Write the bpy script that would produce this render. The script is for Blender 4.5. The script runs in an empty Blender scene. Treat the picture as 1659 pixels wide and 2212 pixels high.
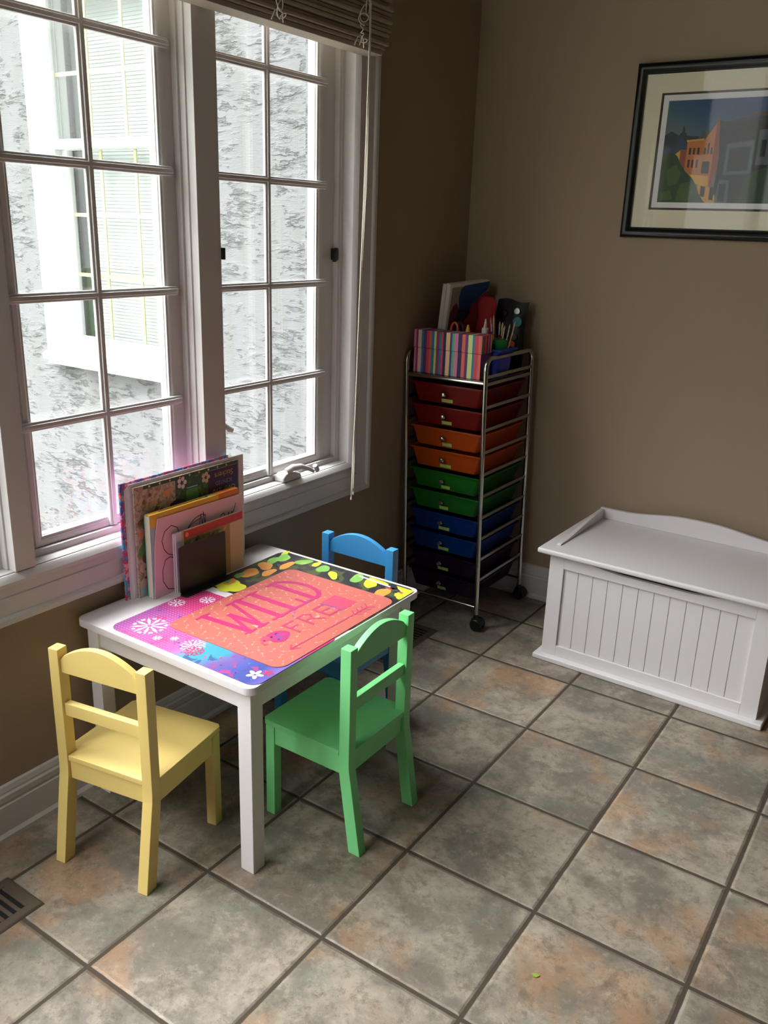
import bpy, bmesh, math, random
from mathutils import Matrix, Vector
from math import sin, cos, pi, radians
random.seed(7)
SC = bpy.context.scene
COL = SC.collection

# ------------------------------------------------------------------ camera
cam_d = bpy.data.cameras.new('camera')
cam = bpy.data.objects.new('camera', cam_d)
COL.objects.link(cam)
cam_d.sensor_fit = 'VERTICAL'
cam_d.sensor_height = 36.0
cam_d.lens = 1863.857 / 2212 * 36.0
cam_d.clip_start = 0.02
RGT = Vector((0.8266, 0.5618, 0.0324))
DWN = Vector((0.2025, -0.2432, -0.9486))
FWD = Vector((-0.5250, 0.7907, -0.3148))
rot = Matrix((RGT, -DWN, -FWD)).transposed()
cam.matrix_world = Matrix.Translation((1.6735, -3.0338, 1.4125)) @ rot.to_4x4()
SC.camera = cam

# ------------------------------------------------------------------ world, light, exposure
W = bpy.data.worlds.new('overcast_sky')
SC.world = W
W.use_nodes = True
wn = W.node_tree
bg = wn.nodes['Background']
tc = wn.nodes.new('ShaderNodeTexCoord')
sx = wn.nodes.new('ShaderNodeSeparateXYZ')
rp = wn.nodes.new('ShaderNodeValToRGB')
rp.color_ramp.elements[0].position = 0.0
rp.color_ramp.elements[0].color = (2.0, 2.0, 2.0, 1)
rp.color_ramp.elements[1].position = 1.0
rp.color_ramp.elements[1].color = (0.95, 0.96, 0.98, 1)
wn.links.new(tc.outputs['Generated'], sx.inputs[0])
wn.links.new(sx.outputs['Z'], rp.inputs[0])
wn.links.new(rp.outputs[0], bg.inputs[0])
# thin cloud in front of the sun: a broad bright patch in the overcast
BRIGHT = Vector((0.0, -0.61, 0.79)).normalized()
dt = wn.nodes.new('ShaderNodeVectorMath'); dt.operation = 'DOT_PRODUCT'
dt.inputs[1].default_value = BRIGHT
nv = wn.nodes.new('ShaderNodeVectorMath'); nv.operation = 'NORMALIZE'
wn.links.new(tc.outputs['Generated'], nv.inputs[0])
wn.links.new(nv.outputs[0], dt.inputs[0])
def wmath(op, a, b):
    n = wn.nodes.new('ShaderNodeMath'); n.operation = op
    for k, v in enumerate((a, b)):
        if isinstance(v, (int, float)): n.inputs[k].default_value = v
        else: wn.links.new(v, n.inputs[k])
    return n.outputs[0]
SKY, PATCH, SHARP = 3.0, 62.0, 46.0
g_ = wmath('EXPONENT', wmath('MULTIPLY', wmath('SUBTRACT', dt.outputs['Value'], 1.0), SHARP), 0.0)
# and a wider, weaker sky patch, added to brighten the window side
WEST, WPATCH, WSHARP = Vector((-0.40, -0.15, 0.90)).normalized(), 58.0, 9.0
dw = wn.nodes.new('ShaderNodeVectorMath'); dw.operation = 'DOT_PRODUCT'
dw.inputs[1].default_value = WEST
wn.links.new(nv.outputs[0], dw.inputs[0])
g2_ = wmath('EXPONENT', wmath('MULTIPLY', wmath('SUBTRACT', dw.outputs['Value'], 1.0), WSHARP), 0.0)
wn.links.new(wmath('ADD', wmath('MULTIPLY', g2_, WPATCH), wmath('ADD', wmath('MULTIPLY', g_, PATCH), SKY)), bg.inputs[1])

def portal(name, loc, rot_e, w, h):
    d = bpy.data.lights.new(name, 'AREA')
    d.shape = 'RECTANGLE'
    d.size, d.size_y = w, h
    d.cycles.is_portal = True
    o = bpy.data.objects.new(name, d)
    COL.objects.link(o)
    o.location = loc
    o.rotation_euler = rot_e
    return o
portal('sky_portal_window', (-0.17, -1.69, 1.39), (0, radians(-90), 0), 1.5, 1.87)
portal('sky_portal_angled', (0.36 - 0.03, -3.105 - 0.03, 1.75), (radians(90), 0, radians(-45)), 0.98, 2.28)

SC.view_settings.view_transform = 'Standard'
SC.view_settings.look = 'None'
SC.view_settings.gamma = 1.0
SC.view_settings.use_curve_mapping = False
SC.view_settings.exposure = -0.6
try:
    SC.cycles.use_denoising = True
    SC.cycles.max_bounces = 10
    SC.cycles.diffuse_bounces = 5
    SC.cycles.transparent_max_bounces = 16
    SC.cycles.sample_clamp_indirect = 6.0
except Exception:
    pass

# ------------------------------------------------------------------ materials
def lin(c):
    return tuple(((v / 255) / 12.92 if v / 255 <= 0.04045 else ((v / 255 + 0.055) / 1.055) ** 2.4) for v in c) + (1,)

def mat(name, rgb, rough=0.5, metal=0.0, bump=0.0, bscale=60, spec=0.5, vary=0.0, vscale=8, coat=0.0):
    m = bpy.data.materials.new(name)
    m.use_nodes = True
    nt = m.node_tree
    b = nt.nodes['Principled BSDF']
    b.inputs['Base Color'].default_value = lin(rgb)
    b.inputs['Roughness'].default_value = rough
    b.inputs['Metallic'].default_value = metal
    b.inputs['Specular IOR Level'].default_value = spec
    b.inputs['Coat Weight'].default_value = coat
    t = nt.nodes.new('ShaderNodeTexCoord')
    if vary:
        n = nt.nodes.new('ShaderNodeTexNoise')
        n.inputs['Scale'].default_value = vscale
        n.inputs['Detail'].default_value = 5
        nt.links.new(t.outputs['Object'], n.inputs['Vector'])
        mr = nt.nodes.new('ShaderNodeMapRange')
        mr.inputs[3].default_value = 1 - vary
        mr.inputs[4].default_value = 1 + vary
        nt.links.new(n.outputs[0], mr.inputs[0])
        mx = nt.nodes.new('ShaderNodeVectorMath')
        mx.operation = 'SCALE'
        mx.inputs[0].default_value = lin(rgb)[:3]
        nt.links.new(mr.outputs[0], mx.inputs['Scale'])
        nt.links.new(mx.outputs[0], b.inputs['Base Color'])
    if bump:
        n = nt.nodes.new('ShaderNodeTexNoise')
        n.inputs['Scale'].default_value = bscale
        n.inputs['Detail'].default_value = 4
        nt.links.new(t.outputs['Object'], n.inputs['Vector'])
        bp = nt.nodes.new('ShaderNodeBump')
        bp.inputs['Strength'].default_value = bump
        bp.inputs['Distance'].default_value = 0.002
        nt.links.new(n.outputs[0], bp.inputs['Height'])
        nt.links.new(bp.outputs[0], b.inputs['Normal'])
    return m

def math_node(nt, op, a, b=None, clamp=False):
    n = nt.nodes.new('ShaderNodeMath')
    n.operation = op
    n.use_clamp = clamp
    for i, v in enumerate((a, b)):
        if v is None:
            continue
        if isinstance(v, (int, float)):
            n.inputs[i].default_value = v
        else:
            nt.links.new(v, n.inputs[i])
    return n.outputs[0]

def glass_mat(name, tint=(1, 1, 1), rough=0.0, gain=1.0):
    m = bpy.data.materials.new(name)
    m.use_nodes = True
    nt = m.node_tree
    nt.nodes.clear()
    out = nt.nodes.new('ShaderNodeOutputMaterial')
    mix = nt.nodes.new('ShaderNodeMixShader')
    tr = nt.nodes.new('ShaderNodeBsdfTransparent')
    tr.inputs[0].default_value = tint + (1,)
    gl = nt.nodes.new('ShaderNodeBsdfGlossy')
    gl.inputs['Roughness'].default_value = rough
    lw = nt.nodes.new('ShaderNodeLayerWeight')
    lw.inputs[0].default_value = 0.5
    f5 = math_node(nt, 'POWER', lw.outputs['Facing'], 5.0)
    nt.links.new(math_node(nt, 'ADD', math_node(nt, 'MULTIPLY', f5, 0.9 * gain), 0.04 * gain), mix.inputs[0])
    nt.links.new(tr.outputs[0], mix.inputs[1])
    nt.links.new(gl.outputs[0], mix.inputs[2])
    nt.links.new(mix.outputs[0], out.inputs[0])
    return m

def tinted_plastic(name, rgb, clear=0.45):
    m = bpy.data.materials.new(name)
    m.use_nodes = True
    nt = m.node_tree
    b = nt.nodes['Principled BSDF']
    b.inputs['Base Color'].default_value = lin(rgb)
    b.inputs['Roughness'].default_value = 0.35
    tr = nt.nodes.new('ShaderNodeBsdfTransparent')
    c = lin(rgb)
    mxv = max(c[:3])
    tr.inputs[0].default_value = tuple(v / mxv * 0.8 for v in c[:3]) + (1,)
    mix = nt.nodes.new('ShaderNodeMixShader')
    mix.inputs[0].default_value = clear
    nt.links.new(b.outputs[0], mix.inputs[1])
    nt.links.new(tr.outputs[0], mix.inputs[2])
    nt.links.new(mix.outputs[0], nt.nodes['Material Output'].inputs[0])
    return m

def N(nt, t, **k):
    n = nt.nodes.new(t)
    for a, v in k.items():
        setattr(n, a, v)
    return n

def mixc(nt, f, a, b):
    n = nt.nodes.new('ShaderNodeMix')
    n.data_type = 'RGBA'
    for k, v in ((0, f), (6, a), (7, b)):
        if isinstance(v, (int, float)):
            n.inputs[k].default_value = v
        elif isinstance(v, tuple):
            n.inputs[k].default_value = v
        else:
            nt.links.new(v, n.inputs[k])
    return n.outputs[2]

def noise(nt, vec, scale, detail=4, rough=0.55, dist=0.0):
    n = nt.nodes.new('ShaderNodeTexNoise')
    n.inputs['Scale'].default_value = scale
    n.inputs['Detail'].default_value = detail
    n.inputs['Roughness'].default_value = rough
    n.inputs['Distortion'].default_value = dist
    nt.links.new(vec, n.inputs['Vector'])
    return n.outputs[0]

def smooth(nt, v, lo, hi, a=0.0, b=1.0):
    n = nt.nodes.new('ShaderNodeMapRange')
    n.interpolation_type = 'SMOOTHSTEP'
    nt.links.new(v, n.inputs[0])
    n.inputs[1].default_value = lo
    n.inputs[2].default_value = hi
    n.inputs[3].default_value = a
    n.inputs[4].default_value = b
    return n.outputs[0]

TS = 0.33
def tile_floor():
    m = bpy.data.materials.new('floor_tile')
    m.use_nodes = True
    nt = m.node_tree
    b = nt.nodes['Principled BSDF']
    t = N(nt, 'ShaderNodeTexCoord')
    P = t.outputs['Object']
    sp = N(nt, 'ShaderNodeSeparateXYZ')
    nt.links.new(P, sp.inputs[0])
    masks, cells = [], []
    for ax, off in (('X', 1.43 * TS), ('Y', -6.76 * TS)):
        a = math_node(nt, 'DIVIDE', math_node(nt, 'SUBTRACT', sp.outputs[ax], off), TS)
        wob = math_node(nt, 'MULTIPLY', math_node(nt, 'SUBTRACT', noise(nt, P, 30, 2), 0.5), 0.008)
        fl = math_node(nt, 'FLOOR', a)
        fr = math_node(nt, 'SUBTRACT', a, fl)
        e = math_node(nt, 'MINIMUM', fr, math_node(nt, 'SUBTRACT', 1.0, fr))
        masks.append(math_node(nt, 'ADD', e, wob))
        cells.append(fl)
    edge = math_node(nt, 'MINIMUM', masks[0], masks[1])
    grout = smooth(nt, edge, 0.0115, 0.016, 1.0, 0.0)
    cv = N(nt, 'ShaderNodeCombineXYZ')
    nt.links.new(cells[0], cv.inputs[0]); nt.links.new(cells[1], cv.inputs[1])
    wh = N(nt, 'ShaderNodeTexWhiteNoise', noise_dimensions='3D')
    nt.links.new(cv.outputs[0], wh.inputs[0])
    # shift the marbling tile by tile
    off = N(nt, 'ShaderNodeVectorMath', operation='MULTIPLY_ADD')
    nt.links.new(wh.outputs['Color'], off.inputs[0])
    off.inputs[1].default_value = (7, 7, 7)
    nt.links.new(P, off.inputs[2])
    Q = off.outputs[0]
    n1 = noise(nt, Q, 6.5, 8, 0.66, 0.25)
    n2 = noise(nt, Q, 13, 8, 0.70, 0.3)
    n3 = noise(nt, Q, 4.2, 6, 0.60, 0.2)
    n4 = noise(nt, Q, 34, 8, 0.74, 0.2)
    n5 = noise(nt, Q, 95, 5, 0.7)
    n6 = noise(nt, Q, 5.3, 6, 0.62, 0.2)
    n7 = noise(nt, Q, 9.0, 9, 0.78, 1.6)
    c = mixc(nt, smooth(nt, n1, 0.38, 0.62), lin((113, 105, 95)), lin((159, 147, 132)))
    c = mixc(nt, smooth(nt, n3, 0.52, 0.66, 0, 0.60), c, lin((160, 122, 90)))
    c = mixc(nt, smooth(nt, n6, 0.52, 0.68, 0, 0.55), c, lin((112, 115, 104)))
    c = mixc(nt, smooth(nt, n2, 0.53, 0.64, 0, 0.55), c, lin((100, 90, 78)))
    c = mixc(nt, smooth(nt, n4, 0.54, 0.64, 0, 0.42), c, lin((88, 78, 66)))
    c = mixc(nt, smooth(nt, n4, 0.36, 0.46, 0.28, 0.0), c, lin((180, 168, 150)))
    c = mixc(nt, smooth(nt, n5, 0.55, 0.68, 0, 0.35), c, lin((92, 82, 70)))
    c = mixc(nt, math_node(nt, 'MULTIPLY', smooth(nt, math_node(nt, 'ABSOLUTE', math_node(nt, 'SUBTRACT', n7, 0.5)), 0.0, 0.012, 0.55, 0.0), smooth(nt, n2, 0.46, 0.56)), c, lin((70, 62, 54)))
    hs = N(nt, 'ShaderNodeHueSaturation')
    nt.links.new(c, hs.inputs['Color'])
    nt.links.new(math_node(nt, 'ADD', math_node(nt, 'MULTIPLY', wh.outputs['Value'], 0.22), 0.90), hs.inputs['Value'])
    c = hs.outputs[0]
    c = mixc(nt, grout, c, lin((72, 62, 52)))
    nt.links.new(c, b.inputs['Base Color'])
    nt.links.new(smooth(nt, grout, 0, 1, 0.42, 0.9), b.inputs['Roughness'])
    b.inputs['Specular IOR Level'].default_value = 0.35
    h = smooth(nt, edge, 0.008, 0.034)
    h = math_node(nt, 'ADD', h, math_node(nt, 'MULTIPLY', n4, 0.10))
    h = math_node(nt, 'ADD', h, math_node(nt, 'MULTIPLY', n1, 0.22))
    bp = N(nt, 'ShaderNodeBump')
    bp.inputs['Strength'].default_value = 0.8
    bp.inputs['Distance'].default_value = 0.004
    nt.links.new(h, bp.inputs['Height'])
    nt.links.new(bp.outputs[0], b.inputs['Normal'])
    return m

def stucco():
    m = bpy.data.materials.new('stucco')
    m.use_nodes = True
    nt = m.node_tree
    b = nt.nodes['Principled BSDF']
    t = N(nt, 'ShaderNodeTexCoord')
    mp = N(nt, 'ShaderNodeMapping')
    mp.inputs['Scale'].default_value = (1.0, 1.0, 3.4)
    nt.links.new(t.outputs['Object'], mp.inputs[0])
    P = mp.outputs[0]
    # trowelled skips: thin raised lips where a stretched noise crosses a level, present only in patches
    def lips(scale, levels, dist, shift):
        mpl = N(nt, 'ShaderNodeMapping')
        mpl.inputs['Location'].default_value = (shift, 0, shift * 1.7)
        nt.links.new(P, mpl.inputs[0])
        n = math_node(nt, 'MULTIPLY', noise(nt, mpl.outputs[0], scale, 8, 0.60, dist), levels)
        fr = math_node(nt, 'SUBTRACT', n, math_node(nt, 'FLOOR', n))
        return math_node(nt, 'POWER', fr, 5.0)
    g1 = smooth(nt, noise(nt, t.outputs['Object'], 5.0, 3), 0.44, 0.60)
    g2 = smooth(nt, noise(nt, t.outputs['Object'], 7.5, 3), 0.48, 0.62)
    h = math_node(nt, 'ADD', math_node(nt, 'MULTIPLY', lips(3.0, 5.0, 0.2, 0.0), g1), math_node(nt, 'MULTIPLY', lips(6.5, 5.0, 0.3, 4.0), math_node(nt, 'MULTIPLY', g2, 0.6)))
    h = math_node(nt, 'ADD', h, math_node(nt, 'MULTIPLY', noise(nt, P, 50, 3), 0.10))
    bp = N(nt, 'ShaderNodeBump')
    bp.inputs['Strength'].default_value = 1.0
    bp.inputs['Distance'].default_value = 0.014
    nt.links.new(h, bp.inputs['Height'])
    nt.links.new(bp.outputs[0], b.inputs['Normal'])
    mp2 = N(nt, 'ShaderNodeMapping')
    mp2.inputs['Scale'].default_value = (3.0, 1.0, 0.5)
    nt.links.new(t.outputs['Object'], mp2.inputs[0])
    st = smooth(nt, noise(nt, mp2.outputs[0], 4, 3), 0.4, 0.7, 0.0, 1.0)
    c = mixc(nt, st, lin((106, 106, 108)), lin((102, 103, 103)))
    nt.links.new(c, b.inputs['Base Color'])
    b.inputs['Roughness'].default_value = 0.95
    b.inputs['Specular IOR Level'].default_value = 0.1
    return m

def stripes():
    m = bpy.data.materials.new('striped_card')
    m.use_nodes = True
    nt = m.node_tree
    b = nt.nodes['Principled BSDF']
    t = N(nt, 'ShaderNodeTexCoord')
    sp = N(nt, 'ShaderNodeSeparateXYZ')
    nt.links.new(t.outputs['Object'], sp.inputs[0])
    # the stripes wrap round the corner on to the side of the box
    s = math_node(nt, 'ADD', sp.outputs['X'], math_node(nt, 'MULTIPLY', math_node(nt, 'GREATER_THAN', sp.outputs['X'], 0.1349), math_node(nt, 'ADD', sp.outputs['Y'], 0.0)))
    u = math_node(nt, 'DIVIDE', math_node(nt, 'ADD', s, 0.138), 0.36)
    r = N(nt, 'ShaderNodeValToRGB')
    r.color_ramp.interpolation = 'CONSTANT'
    pal = {'p': (214, 130, 160), 'm': (150, 50, 98), 'w': (232, 196, 190), 't': (44, 128, 160), 'v': (98, 52, 116), 'r': (206, 70, 88),
           'o': (226, 104, 88), 'l': (212, 226, 140), 'n': (44, 32, 92), 'i': (70, 60, 130), 'g': (96, 178, 148), 'y': (244, 204, 150), 'k': (222, 120, 190)}
    seq = 'pmwtvrotlmtrnyigpnovltrovkryrmvtowmn'[:32]
    wid = [random.uniform(0.7, 1.5) for _ in seq]
    tot = sum(wid)
    cr = r.color_ramp
    acc = 0
    for i, ch in enumerate(seq):
        if i < 2:
            e = cr.elements[i]
        else:
            e = cr.elements.new(min(0.999, acc / tot))
        e.position = acc / tot
        e.color = lin(pal[ch])
        acc += wid[i]
    nt.links.new(u, r.inputs[0])
    nt.links.new(r.outputs[0], b.inputs['Base Color'])
    b.inputs['Roughness'].default_value = 0.6
    return m

def blotch(name, cols, scale, rough=0.5, dots=0.0, stretch=(1, 1, 1)):
    """several colours cut by noise thresholds; dots adds a fine pale dot grid"""
    m = bpy.data.materials.new(name)
    m.use_nodes = True
    nt = m.node_tree
    b = nt.nodes['Principled BSDF']
    t = N(nt, 'ShaderNodeTexCoord')
    mp = N(nt, 'ShaderNodeMapping')
    mp.inputs['Scale'].default_value = stretch
    nt.links.new(t.outputs['Object'], mp.inputs[0])
    c = lin(cols[0])
    for i, k in enumerate(cols[1:]):
        mp2 = N(nt, 'ShaderNodeMapping')
        mp2.inputs['Location'].default_value = (3.1 * i, 1.7 * i, 5.3 * i)
        nt.links.new(mp.outputs[0], mp2.inputs[0])
        f = smooth(nt, noise(nt, mp2.outputs[0], scale * (1 + 0.25 * i), 3, 0.5, 0.6), 0.53, 0.56)
        c = mixc(nt, f, c, lin(k))
    nt.links.new(c, b.inputs['Base Color'])
    b.inputs['Roughness'].default_value = rough
    return m

def snow_mat_print():
    m = bpy.data.materials.new('snow_mat_print')
    m.use_nodes = True
    nt = m.node_tree
    b = nt.nodes['Principled BSDF']
    t = N(nt, 'ShaderNodeTexCoord')
    sp = N(nt, 'ShaderNodeSeparateXYZ')
    nt.links.new(t.outputs['Object'], sp.inputs[0])
    P = t.outputs['Object']
    n = noise(nt, P, 22, 5, 0.6, 0.8)
    n2 = noise(nt, P, 9, 4, 0.5, 0.4)
    xx = math_node(nt, 'ADD', sp.outputs['X'], math_node(nt, 'MULTIPLY', math_node(nt, 'SUBTRACT', n2, 0.5), 0.10))
    r = N(nt, 'ShaderNodeValToRGB')
    e = r.color_ramp.elements
    e[0].position = 0.0; e[0].color = lin((150, 70, 150))
    e[1].position = 1.0; e[1].color = lin((120, 100, 190))
    for p, c in ((0.18, (176, 84, 160)), (0.36, (206, 84, 152)), (0.46, (190, 100, 170)), (0.55, (70, 160, 190)), (0.66, (60, 150, 190)), (0.72, (120, 90, 160)), (0.80, (72, 84, 168)), (0.90, (60, 72, 150))):
        q = e.new(p); q.color = lin(c)
    nt.links.new(math_node(nt, 'DIVIDE', math_node(nt, 'SUBTRACT', xx, 0.10), 0.48), r.inputs[0])
    far = smooth(nt, sp.outputs['Y'], -1.74, -1.64)
    c = mixc(nt, far, r.outputs[0], lin((202, 52, 116)))
    c = mixc(nt, smooth(nt, n, 0.57, 0.62, 0, 0.75), c, lin((196, 48, 112)))
    c = mixc(nt, smooth(nt, noise(nt, P, 30, 4, 0.6, 0.6), 0.62, 0.66, 0, 0.8), c, lin((60, 70, 130)))
    v = N(nt, 'ShaderNodeVectorMath', operation='SCALE'); v.inputs['Scale'].default_value = 110
    nt.links.new(P, v.inputs[0])
    fr = N(nt, 'ShaderNodeVectorMath', operation='FRACTION'); nt.links.new(v.outputs[0], fr.inputs[0])
    s2 = N(nt, 'ShaderNodeSeparateXYZ'); nt.links.new(fr.outputs[0], s2.inputs[0])
    dx = math_node(nt, 'SUBTRACT', s2.outputs[0], 0.5); dy = math_node(nt, 'SUBTRACT', s2.outputs[1], 0.5)
    d = math_node(nt, 'SQRT', math_node(nt, 'ADD', math_node(nt, 'MULTIPLY', dx, dx), math_node(nt, 'MULTIPLY', dy, dy)))
    left = smooth(nt, sp.outputs['X'], 0.26, 0.36, 0.4, 0.0)
    c = mixc(nt, math_node(nt, 'MULTIPLY', smooth(nt, d, 0.16, 0.24, 1, 0), left), c, lin((232, 190, 220)))
    nt.links.new(c, b.inputs['Base Color'])
    b.inputs['Roughness'].default_value = 0.38
    return m

M = {}
M['wall'] = mat('wall_paint', (162, 142, 121), 0.85, bump=0.15, bscale=220, spec=0.2)
M['ceiling'] = mat('ceiling_paint', (128, 120, 108), 0.9)
M['white'] = mat('white_trim_paint', (208, 203, 202), 0.38, spec=0.4)
M['white2'] = mat('white_furniture_paint', (230, 224, 226), 0.42, bump=0.05, bscale=300)
M['yellow'] = mat('yellow_paint', (228, 200, 122), 0.42, bump=0.08, bscale=200)
M['green'] = mat('green_paint', (132, 224, 146), 0.42, bump=0.08, bscale=200)
M['blue'] = mat('blue_paint', (62, 142, 200), 0.42, bump=0.08, bscale=200)
M['chrome'] = mat('chrome', (190, 188, 184), 0.16, 1.0)
M['black'] = mat('black_plastic', (14, 14, 15), 0.5)
M['blackmetal'] = mat('black_metal', (26, 22, 22), 0.45)
M['blackframe'] = mat('black_lacquer', (10, 9, 8), 0.32)
M['dark'] = mat('dark_recess', (16, 15, 14), 0.9)
M['shelf'] = mat('smoked_shelf', (40, 38, 38), 0.12, spec=0.6)
M['glass'] = glass_mat('window_glass', (0.97, 0.985, 0.975), 0.0, 0.9)
M['pglass'] = glass_mat('picture_glass', (1, 1, 1), 0.03, 0.30)
M['ventbrown'] = mat('brown_register_paint', (92, 80, 70), 0.45, 0.2)
M['blind'] = mat('woven_blind', (176, 160, 146), 0.85, bump=0.4, bscale=150, vary=0.18, vscale=40)
M['blindrail'] = mat('blind_bottom_fabric', (160, 148, 136), 0.85, bump=0.3, bscale=200)
M['cord'] = mat('white_cord', (226, 218, 206), 0.7)
M['matboard'] = mat('cream_matboard', (236, 226, 202), 0.9)
M['matline'] = mat('brown_mat_core', (84, 70, 56), 0.9)
M['paper'] = mat('white_paper', (238, 234, 238), 0.8)
M['cream'] = mat('cream_pages', (222, 214, 190), 0.85, vary=0.06, vscale=300)
M['pinkpaper'] = mat('pink_paper', (244, 204, 214), 0.75)
M['ink'] = mat('purple_ink', (62, 30, 44), 0.7)
M['red'] = mat('red_card', (196, 52, 50), 0.5)
M['kraft'] = mat('kraft_card', (176, 150, 104), 0.7)
M['orange'] = mat('orange_card', (232, 132, 52), 0.5)
M['yellowcard'] = mat('yellow_card', (240, 190, 62), 0.5)
M['purplecard'] = mat('purple_card', (72, 48, 92), 0.55)
M['gold'] = mat('gold_print', (206, 168, 84), 0.55)
M['lilac'] = mat('lilac_print', (166, 140, 172), 0.55)
M['palblue'] = mat('pale_blue_card', (176, 206, 214), 0.6)
M['dkgreen'] = mat('dark_green_card', (44, 92, 60), 0.55)
M['green2'] = mat('leaf_green_print', (104, 156, 92), 0.6)
M['beige'] = mat('beige_print', (224, 196, 170), 0.65)
M['brown'] = mat('brown_print', (134, 92, 66), 0.6)
M['teal'] = mat('teal_print', (70, 140, 150), 0.6)
M['peach'] = mat('peach_print', (238, 160, 116), 0.6)
M['pinkmat'] = mat('coral_placemat', (190, 100, 90), 0.42)
M['arrowpale'] = mat('pale_arrow_print', (242, 158, 138), 0.42)
M['magenta'] = mat('magenta_print', (186, 40, 104), 0.42)
M['rose'] = mat('rose_print', (186, 54, 96), 0.42)
M['crimson'] = mat('crimson_print', (226, 70, 100), 0.42)
M['violetmark'] = mat('violet_marker', (128, 74, 156), 0.5)
M['snow'] = mat('white_print', (240, 226, 240), 0.4)
M['snowprint'] = snow_mat_print()
M['jungle'] = blotch('dark_jungle_print', [(44, 42, 46), (62, 54, 60), (78, 84, 50)], 18, 0.4)
M['lime'] = mat('lime_print', (212, 214, 56), 0.4)
M['ylime'] = blotch('yellow_lime_print', [(230, 214, 50), (196, 206, 60)], 14, 0.4)
M['orangeprint'] = mat('orange_print', (224, 150, 70), 0.4, vary=0.15, vscale=40)
M['greenprint'] = blotch('green_blob_print', [(124, 176, 84), (160, 190, 92)], 30, 0.4)
M['floral'] = blotch('floral_print', [(206, 186, 170), (168, 132, 116), (186, 150, 140)], 70, 0.6)
M['greenpatch'] = blotch('green_patch_print', [(64, 96, 66), (98, 122, 70), (70, 88, 84)], 40, 0.55)
M['multi'] = blotch('rainbow_print', [(206, 70, 120), (84, 90, 170), (240, 160, 170), (80, 160, 200)], 45, 0.5)
M['stripes'] = stripes()
M['canvas'] = mat('canvas_cloth', (222, 214, 206), 0.9, bump=0.2, bscale=400)
M['canvasgrey'] = mat('grey_wash_paint', (150, 138, 128), 0.8, vary=0.15, vscale=30)
M['pblue'] = mat('blue_acrylic', (14, 62, 124), 0.5, vary=0.25, vscale=30)
M['pred'] = mat('red_acrylic', (150, 30, 36), 0.55, vary=0.3, vscale=25)
M['pmaroon'] = mat('maroon_acrylic', (96, 32, 40), 0.6, vary=0.3, vscale=25)
M['pnavy'] = mat('navy_acrylic', (36, 24, 44), 0.6, vary=0.3, vscale=25)
M['redcloth'] = mat('red_cloth', (150, 26, 30), 0.8, vary=0.2, vscale=20)
M['bagblack'] = mat('black_vinyl', (22, 20, 22), 0.5)
M['bluebin'] = mat('blue_bin_plastic', (26, 52, 170), 0.4)
M['greencup'] = mat('green_cup_plastic', (24, 132, 58), 0.45)
M['glue'] = mat('white_glue_bottle', (226, 218, 214), 0.4)
M['sorange'] = mat('orange_handle', (232, 92, 52), 0.4)
M['syellow'] = mat('yellow_nozzle', (238, 206, 70), 0.4)
M['silver'] = mat('ferrule_metal', (200, 200, 200), 0.3, 0.9)
M['drawers'] = [tinted_plastic('red_tint_plastic', (124, 18, 14)), tinted_plastic('orange_tint_plastic', (190, 82, 20)),
                tinted_plastic('green_tint_plastic', (34, 104, 36)), tinted_plastic('blue_tint_plastic', (12, 54, 122)),
                tinted_plastic('purple_tint_plastic', (38, 14, 44))]
M['sticker'] = mat('lime_label', (150, 178, 84), 0.6)
M['stucco'] = stucco()
M['floor'] = tile_floor()
M['vinyl'] = mat('white_vinyl_outside', (196, 198, 198), 0.45)
M['cremebar'] = mat('cream_grille_bar', (186, 180, 122), 0.5)
M['sheer'] = mat('white_blind_slats', (150, 154, 154), 0.7)
M['grass'] = mat('lawn_grass', (84, 104, 62), 0.95, vary=0.35, vscale=30)
M['leaf'] = mat('hedge_leaves', (120, 172, 50), 0.7, vary=0.4, vscale=9)
M['concrete'] = mat('pale_concrete', (168, 164, 160), 0.9, vary=0.12, vscale=5)
M['soffit'] = mat('grey_soffit', (190, 192, 190), 0.8)
M['roof'] = mat('roof_shingle', (90, 88, 86), 0.95)
M['greentint'] = mat('yellow_green_scrap', (140, 160, 60), 0.6)

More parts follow.
